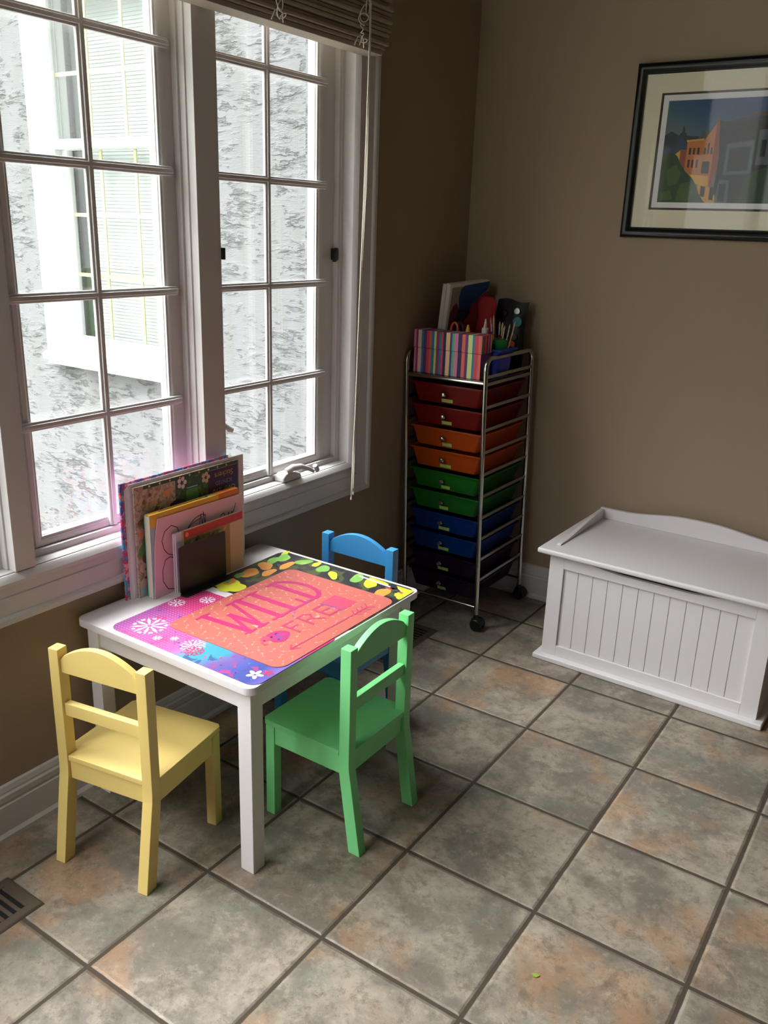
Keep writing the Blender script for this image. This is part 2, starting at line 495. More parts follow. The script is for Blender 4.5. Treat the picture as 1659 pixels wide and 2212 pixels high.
# ------------------------------------------------------------------ mesh helpers
class MB:
    def __init__(s):
        s.bm = bmesh.new(); s.mats = []; s.bev = False
    def mi(s, m):
        if m is None: return 0
        if m not in s.mats: s.mats.append(m)
        return s.mats.index(m)
    def _fin(s, faces, m, xf=None):
        i = s.mi(m)
        for f in faces: f.material_index = i
        if xf is not None:
            vs = {v for f in faces for v in f.verts}
            for v in vs: v.co = xf @ v.co
    def box(s, x0, x1, y0, y1, z0, z1, bev=0.0, seg=2, m=None, xf=None):
        bm2 = bmesh.new()
        vs = [bm2.verts.new((x, y, z)) for x in (x0, x1) for y in (y0, y1) for z in (z0, z1)]
        for q in ((0, 1, 3, 2), (4, 6, 7, 5), (0, 4, 5, 1), (2, 3, 7, 6), (0, 2, 6, 4), (1, 5, 7, 3)):
            bm2.faces.new([vs[i] for i in q])
        if bev:
            s.bev = True
            bmesh.ops.bevel(bm2, geom=bm2.edges[:], offset=bev, segments=seg, affect='EDGES', profile=0.5)
        s.merge(bm2, m, xf)
        return s
    def merge(s, bm2, m=None, xf=None):
        i = s.mi(m)
        mp = {}
        for v in bm2.verts:
            mp[v] = s.bm.verts.new(xf @ v.co if xf is not None else v.co)
        for f in bm2.faces:
            try:
                nf = s.bm.faces.new([mp[v] for v in f.verts]); nf.material_index = i
            except ValueError:
                pass
        bm2.free()
    def prism(s, poly, axis, a0, a1, bev=0.0, seg=2, m=None, xf=None):
        """poly: 2D points in the plane normal to axis (x: (y,z), y: (x,z), z: (x,y)), extruded from a0 to a1"""
        def P(p, a):
            return {'x': (a, p[0], p[1]), 'y': (p[0], a, p[1]), 'z': (p[0], p[1], a)}[axis]
        bm2 = bmesh.new()
        A = [bm2.verts.new(P(p, a0)) for p in poly]
        B = [bm2.verts.new(P(p, a1)) for p in poly]
        n = len(poly)
        bm2.faces.new(A); bm2.faces.new(B[::-1])
        for i in range(n):
            bm2.faces.new((A[i], B[i], B[(i + 1) % n], A[(i + 1) % n]))
        bmesh.ops.recalc_face_normals(bm2, faces=bm2.faces[:])
        if bev:
            s.bev = True
            bmesh.ops.bevel(bm2, geom=bm2.edges[:], offset=bev, segments=seg, affect='EDGES', profile=0.5)
        s.merge(bm2, m, xf)
        return s
    def tube(s, pts, r, seg=10, m=None, closed=False, cap=True):
        pts = [Vector(p) for p in pts]
        n = len(pts)
        rings = []
        up = None
        for i, p in enumerate(pts):
            a = pts[i - 1] if (i > 0 or closed) else p
            b = pts[(i + 1) % n] if (i < n - 1 or closed) else p
            t = (b - a).normalized()
            if up is None:
                up = t.orthogonal().normalized()
            up = (up - t * up.dot(t))
            up = up.normalized() if up.length > 1e-6 else t.orthogonal().normalized()
            w = t.cross(up)
            rr = r[i] if isinstance(r, (list, tuple)) else r
            rings.append([s.bm.verts.new(p + (up * cos(2 * pi * k / seg) + w * sin(2 * pi * k / seg)) * rr) for k in range(seg)])
        fs = []
        for i in range(n if closed else n - 1):
            A, B = rings[i], rings[(i + 1) % n]
            for k in range(seg):
                fs.append(s.bm.faces.new((A[k], A[(k + 1) % seg], B[(k + 1) % seg], B[k])))
        if cap and not closed:
            fs.append(s.bm.faces.new(rings[0][::-1])); fs.append(s.bm.faces.new(rings[-1]))
        s._fin(fs, m)
        return s
    def lathe(s, prof, c=(0, 0, 0), seg=24, m=None, xf=None):
        """prof: (r, z) pairs about the z axis"""
        bm2 = bmesh.new()
        rings = []
        for r, z in prof:
            if r < 1e-6:
                rings.append([bm2.verts.new((c[0], c[1], c[2] + z))])
            else:
                rings.append([bm2.verts.new((c[0] + r * cos(2 * pi * k / seg), c[1] + r * sin(2 * pi * k / seg), c[2] + z)) for k in range(seg)])
        for A, B in zip(rings, rings[1:]):
            for k in range(seg):
                q = [A[k % len(A)], A[(k + 1) % len(A)], B[(k + 1) % len(B)], B[k % len(B)]]
                u = []
                for v in q:
                    if v not in u: u.append(v)
                if len(u) > 2: bm2.faces.new(u)
        bmesh.ops.recalc_face_normals(bm2, faces=bm2.faces[:])
        s.merge(bm2, m, xf)
        return s
    def sweep(s, rect, prof, fn, m=None, cap=False):
        """mitred moulding round a rectangle; rect (a0,a1,b0,b1); prof (outward offset, depth); fn(a,b,d) -> xyz"""
        a0, a1, b0, b1 = rect
        rings = []
        for o, d in prof:
            rings.append([s.bm.verts.new(fn(a, b, d)) for a, b in ((a0 - o, b0 - o), (a1 + o, b0 - o), (a1 + o, b1 + o), (a0 - o, b1 + o))])
        fs = []
        for A, B in zip(rings, rings[1:]):
            for k in range(4):
                fs.append(s.bm.faces.new((A[k], A[(k + 1) % 4], B[(k + 1) % 4], B[k])))
        bmesh.ops.recalc_face_normals(s.bm, faces=fs)
        s._fin(fs, m)
        return s
    def flat(s, polys, frame, lift=0.0003, m=None):
        """2D polygons laid on a surface; frame = (origin, right, up, normal)"""
        o, r, u, n = [Vector(k) for k in frame]
        for q_, poly in enumerate(polys):
            vs = [s.bm.verts.new(o + r * p[0] + u * p[1] + n * (lift + 5e-6 * (q_ % 30))) for p in poly]
            try:
                f = s.bm.faces.new(vs)
            except ValueError:
                continue
            f.normal_update()
            if f.normal.dot(n) < 0: f.normal_flip()
            f.material_index = s.mi(m)
        return s
    def build(s, name, m=None, parent=None, loc=None, sharp=38, flat_shade=False):
        me = bpy.data.meshes.new(name)
        if s.mats and m is not None and m not in s.mats:
            raise RuntimeError('mixed materials: ' + name)
        s.bm.to_mesh(me); s.bm.free()
        for k in (s.mats or [m]):
            me.materials.append(k)
        if not flat_shade:
            for p in me.polygons: p.use_smooth = True
            me.set_sharp_from_angle(angle=radians(sharp))
        o = bpy.data.objects.new(name, me)
        COL.objects.link(o)
        if s.bev and not flat_shade:
            o.modifiers.new('even_shading', 'WEIGHTED_NORMAL').keep_sharp = True
        if parent is not None: o.parent = parent
        if loc is not None: o.location = loc
        return o

def thing(name, label, cat, loc=(0, 0, 0), rz=0.0, group=None):
    o = bpy.data.objects.new(name, None)
    COL.objects.link(o)
    o.location = loc; o.rotation_euler = (0, 0, rz)
    o.empty_display_size = 0.05
    o['label'] = label; o['category'] = cat
    if group: o['group'] = group
    return o
def tag(o, label, cat, group=None):
    o['label'] = label; o['category'] = cat
    if group: o['group'] = group
    return o
def struct(o):
    o['kind'] = 'structure'
    return o
def sroot(name, loc=(0, 0, 0)):
    o = bpy.data.objects.new(name, None); COL.objects.link(o); o.location = loc
    o['kind'] = 'structure'
    return o

def stroke(pts, w):
    """2D stroke as quads with small square joints"""
    out = []
    for (a, b) in zip(pts, pts[1:]):
        a = Vector(a); b = Vector(b)
        d = b - a
        if d.length < 1e-9: continue
        d.normalize(); nn = Vector((-d.y, d.x)) * w / 2
        e = d * w * 0.35
        out.append([tuple(a - e + nn), tuple(b + e + nn), tuple(b + e - nn), tuple(a - e - nn)])
    return out
def ell(cx, cy, rx, ry, a=0, n=22, wob=0.0):
    out = []
    for k in range(n):
        t = 2 * pi * k / n
        q = 1 + wob * sin(3 * t + cx * 90) + wob * 0.6 * sin(5 * t + cy * 70)
        x, y = rx * cos(t) * q, ry * sin(t) * q
        out.append((cx + x * cos(a) - y * sin(a), cy + x * sin(a) + y * cos(a)))
    return out
def rrect(x0, x1, y0, y1, r, n=6):
    out = []
    for cx, cy, a in ((x1 - r, y1 - r, 0), (x0 + r, y1 - r, pi / 2), (x0 + r, y0 + r, pi), (x1 - r, y0 + r, 1.5 * pi)):
        for k in range(n + 1):
            t = a + pi / 2 * k / n
            out.append((cx + r * cos(t), cy + r * sin(t)))
    return out
def text_polys(txt, size, extrude=0.0):
    """mesh of default-font text, as a bmesh in the XY plane, centred"""
    cu = bpy.data.curves.new('lettering', 'FONT')
    cu.body = txt; cu.size = size; cu.align_x = 'CENTER'; cu.align_y = 'CENTER'
    o = bpy.data.objects.new('lettering', cu)
    COL.objects.link(o)
    bpy.context.view_layer.update()
    dg = bpy.context.evaluated_depsgraph_get()
    me = bpy.data.meshes.new_from_object(o.evaluated_get(dg))
    bpy.data.objects.remove(o); bpy.data.curves.remove(cu)
    bm2 = bmesh.new(); bm2.from_mesh(me); bpy.data.meshes.remove(me)
    return bm2
def frame_xf(o, r, u, n, lift=0.0004):
    r, u, n, o = Vector(r), Vector(u), Vector(n), Vector(o)
    mm = Matrix((r, u, n)).transposed().to_4x4()
    mm.translation = o + n * lift
    return mm

# ================================================================== SETTING
MB().box(-0.02, 6.6, -4.4, 0.02, -0.12, 0.0).build('floor', M['floor'], flat_shade=True)
struct(bpy.data.objects['floor'])
struct(MB().box(-0.16, 6.6, -4.46, 0.14, 3.02, 3.12).build('ceiling', M['ceiling'], flat_shade=True))
WY0, WY1, WZ0, WZ1 = -2.62, -0.757, 0.648, 2.13
b = MB()
SY1 = -2.745
b.box(-0.16, 0, SY1 - 0.05, WY0, -0.12, 3.02); b.box(-0.16, 0, WY1, 0.12, -0.12, 3.02)
b.box(-0.16, 0, WY0, WY1, -0.12, WZ0); b.box(-0.16, 0, WY0, WY1, WZ1, 3.02)
struct(b.build('wall_left', M['wall'], flat_shade=True))
struct(MB().box(0, 6.6, 0, 0.12, -0.12, 3.02).build('wall_back', M['wall'], flat_shade=True))
struct(MB().box(6.5, 6.6, -4.46, 0, -0.12, 3.02).build('wall_right', M['wall'], flat_shade=True))
b = MB()
b.box(1.40, 6.5, -4.46, -4.3, -0.12, 3.02)
struct(b.build('wall_front', M['wall'], flat_shade=True))
# the room's near left corner is cut off at 45 degrees and holds an unseen window, sized for the light
AX = Matrix.Translation((0, SY1, 0)) @ Matrix.Rotation(radians(-45), 4, 'Z')   # local +x runs along the angled wall, local -y is outdoors
AT0, AT1, ATL, AZ1 = 0.0, 1.02, 2.24, 2.88
b = MB()
b.box(AT1, ATL, -0.16, 0, -0.12, 3.02, xf=AX); b.box(AT0, AT1, -0.16, 0, AZ1, 3.02, xf=AX); b.box(AT0, AT1, -0.16, 0, -0.12, 0.62, xf=AX)
struct(b.build('wall_angled', M['wall'], flat_shade=True))
b = MB()
b.box(AT0, AT0 + 0.045, -0.10, -0.02, 0.62, AZ1, xf=AX); b.box(AT1 - 0.06, AT1, -0.10, -0.02, 0.62, AZ1, xf=AX)
b.box(AT0 + 0.50, AT0 + 0.56, -0.10, -0.02, 0.69, AZ1 - 0.06, xf=AX); b.box(AT0 + 0.06, AT1 - 0.06, -0.10, -0.02, AZ1 - 0.06, AZ1, xf=AX); b.box(AT0 + 0.06, AT1 - 0.06, -0.10, -0.02, 0.62, 0.69, xf=AX)
b.box(AT1, AT1 + 0.09, 0.0, 0.018, 0.53, AZ1 + 0.09, xf=AX); b.box(AT0 + 0.03, AT1, 0.0, 0.018, 0.53, 0.62, xf=AX); b.box(AT0 + 0.03, AT1, 0.0, 0.018, AZ1, AZ1 + 0.09, xf=AX)
w3 = sroot('window_3', (0, 0, 0))
b.build('window_frame', M['white'], w3, flat_shade=True)
MB().box(AT0 + 0.045, AT1 - 0.06, -0.063, -0.057, 0.69, AZ1 - 0.06, xf=AX).build('pane', M['glass'], w3, flat_shade=True)

# baseboards: shoe, board, stepped cap
bprof = [(0, 0), (0.019, 0), (0.019, 0.010), (0.014, 0.020), (0.0135, 0.088), (0.010, 0.092), (0.010, 0.096), (0.0125, 0.099), (0.0125, 0.113), (0.009, 0.118), (0.009, 0.123), (0.006, 0.135), (0, 0.138)]
struct(MB().prism(bprof, 'y', SY1, -0.002).build('baseboard_left', M['white'], flat_shade=True))
b = MB().prism([(-d, z) for d, z in bprof], 'x', 0.002, 6.49)
struct(b.build('baseboard_back', M['white'], flat_shade=True))

# window casing, mitred
fx = lambda a, bb, d: (d, a, bb)
cprof = [(-0.0015, -0.031), (-0.0015, 0.010), (0.004, 0.017), (0.012, 0.022), (0.020, 0.019), (0.024, 0.015), (0.044, 0.014), (0.046, 0.017), (0.088, 0.018), (0.090, 0.023), (0.094, 0.026), (0.106, 0.026), (0.109, 0.022), (0.109, 0.0)]
struct(MB().sweep((WY0, WY1, WZ0, WZ1), cprof, fx).build('trim_1', M['white'], sharp=30))

# ---- window_1 : three casements
win = sroot('window_1', (0, 0, 0))
b = MB()
b.box(-0.16, -0.028, WY0, WY0 + 0.014, WZ0, WZ1); b.box(-0.16, -0.028, WY1 - 0.014, WY1, WZ0, WZ1)
b.box(-0.16, 0.004, WY0, WY1, WZ0 - 0.004, WZ0 + 0.004, bev=0.001); b.box(-0.16, -0.03, WY0, WY1, WZ1 - 0.014, WZ1)
b.box(-0.13, -0.032, WY0, WY1, WZ0, WZ0 + 0.020, bev=0.002)
b.box(-0.13, -0.030, WY1 - 0.024, WY1 - 0.012, WZ0, WZ1, bev=0.002)
b.build('window_frame', M['white'], win)
for y0, y1 in ((-1.416, -1.336), (-2.006, -1.954)):
    MB().box(-0.13, 0.012, y0, y1, WZ0 + 0.004, WZ1, bev=0.002).box(-0.10, -0.030, y0 - 0.012, y1 + 0.012, WZ0 + 0.004, WZ1, bev=0.002)\
        .box(-0.10, -0.012, y0 - 0.005, y1 + 0.005, WZ0 + 0.004, WZ1, bev=0.003).build('mullion', M['white'], win)
BZ = (0.957, 1.238, 1.522, 1.803)
def casement(y0, y1, g0, g1, vb):
    z0, z1, gz0, gz1 = 0.660, 2.125, 0.692, 2.085
    bb = MB()
    # sash members: stiles and rails with a stepped sticking
    for (ya, yb, za, zb) in ((y0, g0, z0, z1), (g1, y1, z0, z1), (g0, g1, z0, gz0), (g0, g1, gz1, z1)):
        if yb - ya > 0.004: bb.box(-0.080, -0.048, ya, yb, za, zb, bev=0.002)
    bb.sweep((g0, g1, gz0, gz1), [(0.006, -0.047), (0.012, -0.043), (0.022, -0.043), (0.024, -0.050)], fx)
    bb.sweep((g0, g1, gz0, gz1), [(-0.0015, -0.0695), (-0.0015, -0.056), (0.008, -0.046), (0.008, -0.06)], fx)
    s_ = bb.build('sash', M['white'], win)
    MB().box(-0.078, -0.0725, g0 - 0.004, g1 + 0.004, gz0 - 0.004, gz1 + 0.004).build('pane', M['glass'], s_, flat_shade=True)
    bb = MB()
    e0, e1 = g0 - 0.034, g1 + 0.034
    for z in BZ:
        bb.box(-0.046, -0.036, e0, e1, z - 0.011, z + 0.011, bev=0.003)
        bb.box(-0.037, -0.031, e0 + 0.002, e1 - 0.002, z - 0.005, z + 0.005, bev=0.0018)
    bb.box(-0.0455, -0.0355, vb - 0.011, vb + 0.011, gz0 - 0.022, gz1 + 0.03, bev=0.003)
    bb.box(-0.0365, -0.0305, vb - 0.005, vb + 0.005, gz0 - 0.02, gz1 + 0.03, bev=0.0018)
    bb.build('grille', M['white'], s_)
    return s_
S_R = casement(-1.336, -0.780, -1.322, -0.866, -1.097)
S_M = casement(-1.954, -1.420, -1.892, -1.480, -1.693)
S_L = casement(-2.600, -2.008, -2.530, -2.078, -2.30)
# crank handles on the ledge, locks on the stiles
def crank(y, x=-0.006, z=WZ0 + 0.004):
    bb = MB()
    bb.prism([(y - 0.045, z), (y + 0.045, z), (y + 0.038, z + 0.016), (y + 0.012, z + 0.026), (y - 0.030, z + 0.026), (y - 0.045, z + 0.016)], 'x', x - 0.024, x + 0.016, bev=0.005, seg=3)
    o = bb.build('crank_housing', M['white'], win)
    pts = [(x + 0.006, y - 0.022, z + 0.030), (x + 0.014, y + 0.0, z + 0.040), (x + 0.024, y + 0.028, z + 0.040), (x + 0.032, y + 0.058, z + 0.028), (x + 0.036, y + 0.076, z + 0.016)]
    MB().tube(pts, [0.010, 0.011, 0.009, 0.007, 0.005], 10).lathe([(0, -0.012), (0.0075, -0.011), (0.0085, 0.0), (0.0075, 0.012), (0, 0.013)], (0, 0, 0), 14,
        xf=Matrix.Translation((x + 0.040, y + 0.084, z + 0.026)) @ Matrix.Rotation(radians(35), 4, 'X')).build('crank_handle', M['white'], o)
crank(-1.045)
crank(-2.16)
lk = MB().box(-0.05, -0.026, -0.792, -0.780, 1.305, 1.340, bev=0.002).prism([(-0.800, 1.30), (-0.786, 1.312), (-0.786, 1.336), (-0.790, 1.342)], 'x', -0.036, -0.022)
lk.build('sash_lock', M['black'], win)
MB().box(-0.02, 0.020, -1.336, -1.328, 1.315, 1.345, bev=0.002).build('sash_lock', M['black'], win)
b = MB()
b.tube([(-0.012, -1.330, 0.885), (-0.005, -1.322, 0.868), (0.004, -1.314, 0.858), (0.010, -1.306, 0.855)], [0.003, 0.007, 0.009, 0.007], 10)
b.build('lock_lever', M['white'], win)
# maker's plate and vent slot on the bottom rail of the right sash
b = MB()
b.box(-0.0475, -0.0462, -1.005, -0.965, 0.668, 0.680)
b.build('dark_slot', M['dark'], S_R)
b = MB()
for k in range(7):
    b.box(-0.0475, -0.0465, -1.062 + k * 0.006, -1.058 + k * 0.006, 0.667, 0.674 + (0.004 if k in (0, 6) else 0))
b.build('stamped_mark', M['dark'], S_R)

# ---- outside: stucco wall with a double-hung window, lawn, hedge
OX0, OX1, OZ0, OZ1 = -2.36, -1.60, 0.735, 2.45
b = MB()
b.box(-2.795, OX0, -0.10, 0.12, -0.7, 3.3); b.box(OX1, -0.162, -0.10, 0.12, -0.7, 3.3)
b.box(OX0, OX1, -0.10, 0.12, -0.7, OZ0); b.box(OX0, OX1, -0.10, 0.12, OZ1, 3.3)
b.box(-2.795, -2.60, 0.12, 3.2, -0.7, 3.3)
struct(b.build('wall_outside', M['stucco'], flat_shade=True))
b = MB()
b.box(-0.18, -0.161, SY1, WY0, -0.7, 3.12); b.box(-0.18, -0.161, WY1, -0.101, -0.7, 3.12)
b.box(-0.18, -0.161, WY0, WY1, -0.7, WZ0 - 0.01); b.box(-0.18, -0.161, WY0, WY1, WZ1 + 0.01, 3.12)
struct(b.build('wall_outside_cladding', M['stucco'], flat_shade=True))
w2 = sroot('window_2')
fy = lambda a, bb, d: (a, -0.10 - d, bb)
b = MB()
b.sweep((OX0, OX1, OZ0, OZ1), [(-0.03, -0.10), (-0.03, 0.0), (0.0, 0.008), (0.0, 0.03), (0.03, 0.035), (0.04, 0.055), (0.085, 0.06), (0.088, 0.05), (0.088, 0.0)], fy)
b.build('window_frame', M['vinyl'], w2, sharp=25)
MB().prism([(-0.19, 0.676), (-0.192, 0.705), (-0.10, 0.752), (-0.02, 0.760), (-0.02, 0.668), (-0.10, 0.664)], 'x', -2.452, -1.552, bev=0.003).build('window_sill', M['vinyl'], w2, sharp=25)
def hung(z0, z1, y, yb, hz, gx0, gx1):
    bb = MB()
    bb.box(OX0 + 0.03, gx0, y, yb, z0, z1, bev=0.002); bb.box(gx1, OX1 - 0.03, y, yb, z0, z1, bev=0.002)
    bb.box(gx0, gx1, y, yb, z0, z0 + 0.045, bev=0.002); bb.box(gx0, gx1, y, yb, z1 - 0.045, z1, bev=0.002)
    s_ = bb.build('sash', M['vinyl'], w2)
    ym = (y + yb) / 2
    MB().box(gx0, gx1, ym - 0.003, ym + 0.003, z0 + 0.045, z1 - 0.045).build('pane', M['glass'], s_, flat_shade=True)
    bb = MB()
    for h in hz: bb.box(gx0, gx1, ym + 0.005, ym + 0.012, h - 0.009, h + 0.009)
    for v in (-2.062, -1.81): bb.box(v - 0.009, v + 0.009, ym + 0.0055, ym + 0.0125, z0 + 0.045, z1 - 0.045)
    bb.build('grille', M['cremebar'], s_, flat_shade=True)
hung(1.722, OZ1, -0.105, -0.065, (2.06,), -2.305, -1.615)
hung(0.755, 1.765, -0.060, -0.025, (1.415, 1.118), -2.290, -1.615)
b = MB()
z = 0.77
while z < 2.44:
    b.box(-2.26, -1.64, 0.010, 0.032, z, z + 0.003, xf=Matrix.Translation((0, 0.02, z)) @ Matrix.Rotation(radians(76), 4, 'X') @ Matrix.Translation((0, -0.02, -z)))
    z += 0.0165
b.build('inner_blind', M['sheer'], w2, flat_shade=True)
MB().box(OX0, OX1, 0.06, 0.08, OZ0, OZ1).build('inner_lining', M['sheer'], w2, flat_shade=True)
# eave over the stucco wall
struct(MB().box(-3.1, -0.185, -0.30, 0.3, 3.3, 3.42).build('roof_eave', M['soffit'], flat_shade=True))
struct(MB().box(-0.30, 6.8, -4.7, 0.4, 3.13, 3.25).build('roof_slab', M['roof'], flat_shade=True))
struct(MB().box(-3.6, 5.2, -9, -0.1, -0.69, -0.60).build('ground_bounce', M['concrete'], flat_shade=True))  # unseen pale paving, added to keep bounced outdoor light neutral
struct(MB().box(-30, 30, -30, 30, -0.75, -0.70).build('lawn', M['grass'], flat_shade=True))
def hedge(name, x0, x1, y0, y1, z1, n, label):
    bb = MB()
    rnd = random.Random(hash(name) % 99 + 5)
    for _ in range(n):
        x, y, zz = rnd.uniform(x0, x1), rnd.uniform(y0, y1), -0.7 + (z1 + 0.7) * rnd.random() ** 0.8
        s_ = rnd.uniform(0.08, 0.16)
        d = Vector((rnd.uniform(-1, 1), rnd.uniform(-1, 1), rnd.uniform(-.2, 1))).normalized()
        w = d.orthogonal().normalized() * s_ * 0.45
        c = Vector((x, y, zz))
        vs = [bb.bm.verts.new(c + d * s_), bb.bm.verts.new(c + w), bb.bm.verts.new(c - d * s_), bb.bm.verts.new(c - w)]
        bb.bm.faces.new(vs)
    o = bb.build(name, M['leaf'], flat_shade=True)
    o['kind'] = 'stuff'; o['label'] = label; o['category'] = 'hedge'
    return o
hedge('hedge', -6.5, -3.2, 1.2, 2.6, 2.2, 5200, 'bright green hedge foliage outside beyond the stucco wall corner')
hedge('garden_hedge', -3.0, 6.0, -20, -17.5, 1.6, 6000, 'green garden hedge seen only reflected in the picture glass')

# ================================================================== TABLE
TOP = 0.490
TX0, TX1, TY0, TY1 = 0.012, 0.582, -1.866, -1.200
tb = thing('play_table', 'small white wooden play table against the window wall, covered in placemats', 'table', (0.30, -1.53, 0))
def lx(v): return v - 0.30
def ly(v): return v + 1.53
b = MB()
b.prism(rrect(lx(TX0), lx(TX1), ly(TY0), ly(TY1), 0.022), 'z', TOP - 0.020, TOP, bev=0.003)
b.build('tabletop', M['white2'], tb)
for x0 in (TX0 + 0.018, TX1 - 0.018 - 0.039):
    for y0 in (TY0 + 0.018, TY1 - 0.018 - 0.039):
        MB().box(lx(x0), lx(x0 + 0.039), ly(y0), ly(y0 + 0.039), 0, TOP - 0.0201, bev=0.0025).build('leg', M['white2'], tb)
ax0, ax1, ay0, ay1 = TX0 + 0.057, TX1 - 0.057, TY0 + 0.057, TY1 - 0.057
for (x0, x1, y0, y1) in ((ax0, ax1, TY0 + 0.024, TY0 + 0.040), (ax0, ax1, TY1 - 0.040, TY1 - 0.024), (TX0 + 0.024, TX0 + 0.040, ay0, ay1), (TX1 - 0.040, TX1 - 0.024, ay0, ay1)):
    MB().box(lx(x0), lx(x1), ly(y0), ly(y1), 0.418, TOP - 0.0201, bev=0.0015).build('apron', M['white2'], tb)

# ================================================================== CHAIRS
def make_chair(m, loc, rz, label):
    c = thing('kids_chair', label, 'chair', loc, rz, "painted children's chairs at the play table")
    hw, lw = 0.130, 0.027
    prof = [(0, 0), (0.033, 0), (0.0625, 0.190), (0.0655, 0.212), (0.066, 0.235), (0.066, 0.528), (0.037, 0.528), (0.037, 0.240), (0.0355, 0.218), (0.031, 0.192)]
    for s_ in (-1, 1):
        u0, u1 = (hw - lw, hw) if s_ > 0 else (-hw, -hw + lw)
        MB().prism(prof, 'x', u0, u1, bev=0.0022).build('leg', m, c)
        MB().box(u0, u1, 0.262, 0.289, 0, 0.2515, bev=0.0022).build('leg', m, c)
    # seat notched round the rear posts
    q = hw - lw - 0.0003
    sp = [(-hw, 0.0665), (-q, 0.0665), (-q, 0.039), (q, 0.039), (q, 0.0665), (hw, 0.0665), (hw, 0.290), (hw - 0.010, 0.300), (-hw + 0.010, 0.300), (-hw, 0.290)]
    MB().prism(sp, 'z', 0.2518, 0.2655, bev=0.002).build('seat', m, c)
    q2 = hw - lw
    MB().box(-q2, q2, 0.044, 0.058, 0.204, 0.2516, bev=0.0015).build('apron', m, c)
    MB().box(-q2, q2, 0.268, 0.282, 0.204, 0.2516, bev=0.0015).build('apron', m, c)
    for u0, u1 in ((-hw + 0.003, -hw + 0.017), (hw - 0.017, hw - 0.003)):
        MB().box(u0, u1, 0.0662, 0.2618, 0.204, 0.2516, bev=0.0015).build('apron', m, c)
    arc = [(-q2, 0.472), (q2, 0.472)]
    n = 18
    for k in range(n + 1):
        t = k / n
        arc.append((q2 - 2 * q2 * t, 0.503 + 0.042 * math.sqrt(max(0, 1 - (2 * t - 1) ** 2)) * (0.55 + 0.45 * (1 - (2 * t - 1) ** 2))))
    MB().prism(arc, 'y', 0.043, 0.060, bev=0.0018).build('top_rail', m, c)
    MB().box(-q2, q2, 0.043, 0.060, 0.366, 0.397, bev=0.002).build('back_slat', m, c)
    return c
er = Vector((0.98447, 0.1755, 0))
yc = Vector((0.422, -2.035, 0)) - er * 0.130
make_chair(M['yellow'], yc, math.atan2(0.1755, 0.98447), 'yellow wooden kids chair in front of the near end of the table')
make_chair(M['green'], (0.725, -1.530, 0), radians(90), 'mint green wooden kids chair pulled up to the long side of the table')
make_chair(M['blue'], (0.291, -1.026, 0), radians(180), 'blue wooden kids chair behind the far end of the table')

# ================================================================== PLACEMATS
ZT = TOP + 0.0002
def placemat(name, label, x0, x1, y0, y1, zb, m, grp, r=0.03):
    o = thing(name, label, 'placemat', ((x0 + x1) / 2, (y0 + y1) / 2, zb), 0, grp)
    MB().prism([(a - (x0 + x1) / 2, bb - (y0 + y1) / 2) for a, bb in rrect(x0, x1, y0, y1, r)], 'z', 0, 0.0011).build('mat_sheet', m, o)
    return o
grp = 'placemats on the play table'
# --- snowflake mat; print material uses table coordinates, so build it in world space
sn = tag(MB().prism(rrect(0.118, 0.580, -1.852, -1.560, 0.026), 'z', ZT, ZT + 0.0011).build('placemat', M['snowprint']),
         'purple and pink snowflake placemat at the near end of the table', 'placemat', grp)
b = MB()
up_ = ((0, 0, ZT + 0.0011), (0, 1, 0), (-1, 0, 0), (0, 0, 1))   # 2D (u, v) -> (y = u, x = -v)
def flake(cx, cy, r, arms=6, w=0.0045, rot0=0.2):
    ps = []
    for k in range(arms):
        a = rot0 + 2 * pi * k / arms
        d = (cos(a), sin(a)); p_ = (-sin(a), cos(a))
        tip = (cy + d[0] * r, -cx + d[1] * r)
        ps.append([(cy + d[0] * r * .12 + p_[0] * w * .3, -cx + d[1] * r * .12 + p_[1] * w * .3), (cy + d[0] * r * .62 + p_[0] * w, -cx + d[1] * r * .62 + p_[1] * w), tip,
                   (cy + d[0] * r * .62 - p_[0] * w, -cx + d[1] * r * .62 - p_[1] * w), (cy + d[0] * r * .12 - p_[0] * w * .3, -cx + d[1] * r * .12 - p_[1] * w * .3)])
        for s_ in (-1, 1):
            c2 = (cy + d[0] * r * .8 + s_ * p_[0] * r * .24, -cx + d[1] * r * .8 + s_ * p_[1] * r * .24)
            q_ = r * 0.08
            ps.append([(c2[0] + d[0] * q_ * 1.5, c2[1] + d[1] * q_ * 1.5), (c2[0] + p_[0] * q_, c2[1] + p_[1] * q_), (c2[0] - d[0] * q_ * 1.5, c2[1] - d[1] * q_ * 1.5), (c2[0] - p_[0] * q_, c2[1] - p_[1] * q_)])
    return ps
b.flat(flake(0.190, -1.790, 0.046, 9, 0.0042), up_, 0.0003, M['snow'])
b.flat(flake(0.252, -1.822, 0.012, 6, 0.0022), up_, 0.0003, M['snow'])
b.flat(flake(0.285, -1.800, 0.011, 6, 0.0022), up_, 0.0003, M['snow'])
b.flat(flake(0.142, -1.660, 0.024, 7, 0.003), up_, 0.0003, M['snow'])
b.flat(flake(0.190, -1.600, 0.022, 7, 0.003), up_, 0.0003, M['snow'])
b.flat(flake(0.345, -1.800, 0.032, 10, 0.0026, .5), up_, 0.0003, M['snow'])
b.flat(flake(0.365, -1.815, 0.025, 9, 0.003, .1), up_, 0.0004, M['rose'])
for q in range(5):
    a = 2 * pi * q / 5
    b.flat([ell(-1.812 + 0.011 * cos(a), -0.545 + 0.011 * sin(a), 0.009, 0.005, a)], up_, 0.0003, M['snow'])
    b.flat([ell(-1.790 + 0.008 * cos(a), -0.563 + 0.008 * sin(a), 0.006, 0.0035, a)], up_, 0.0004, M['rose'])
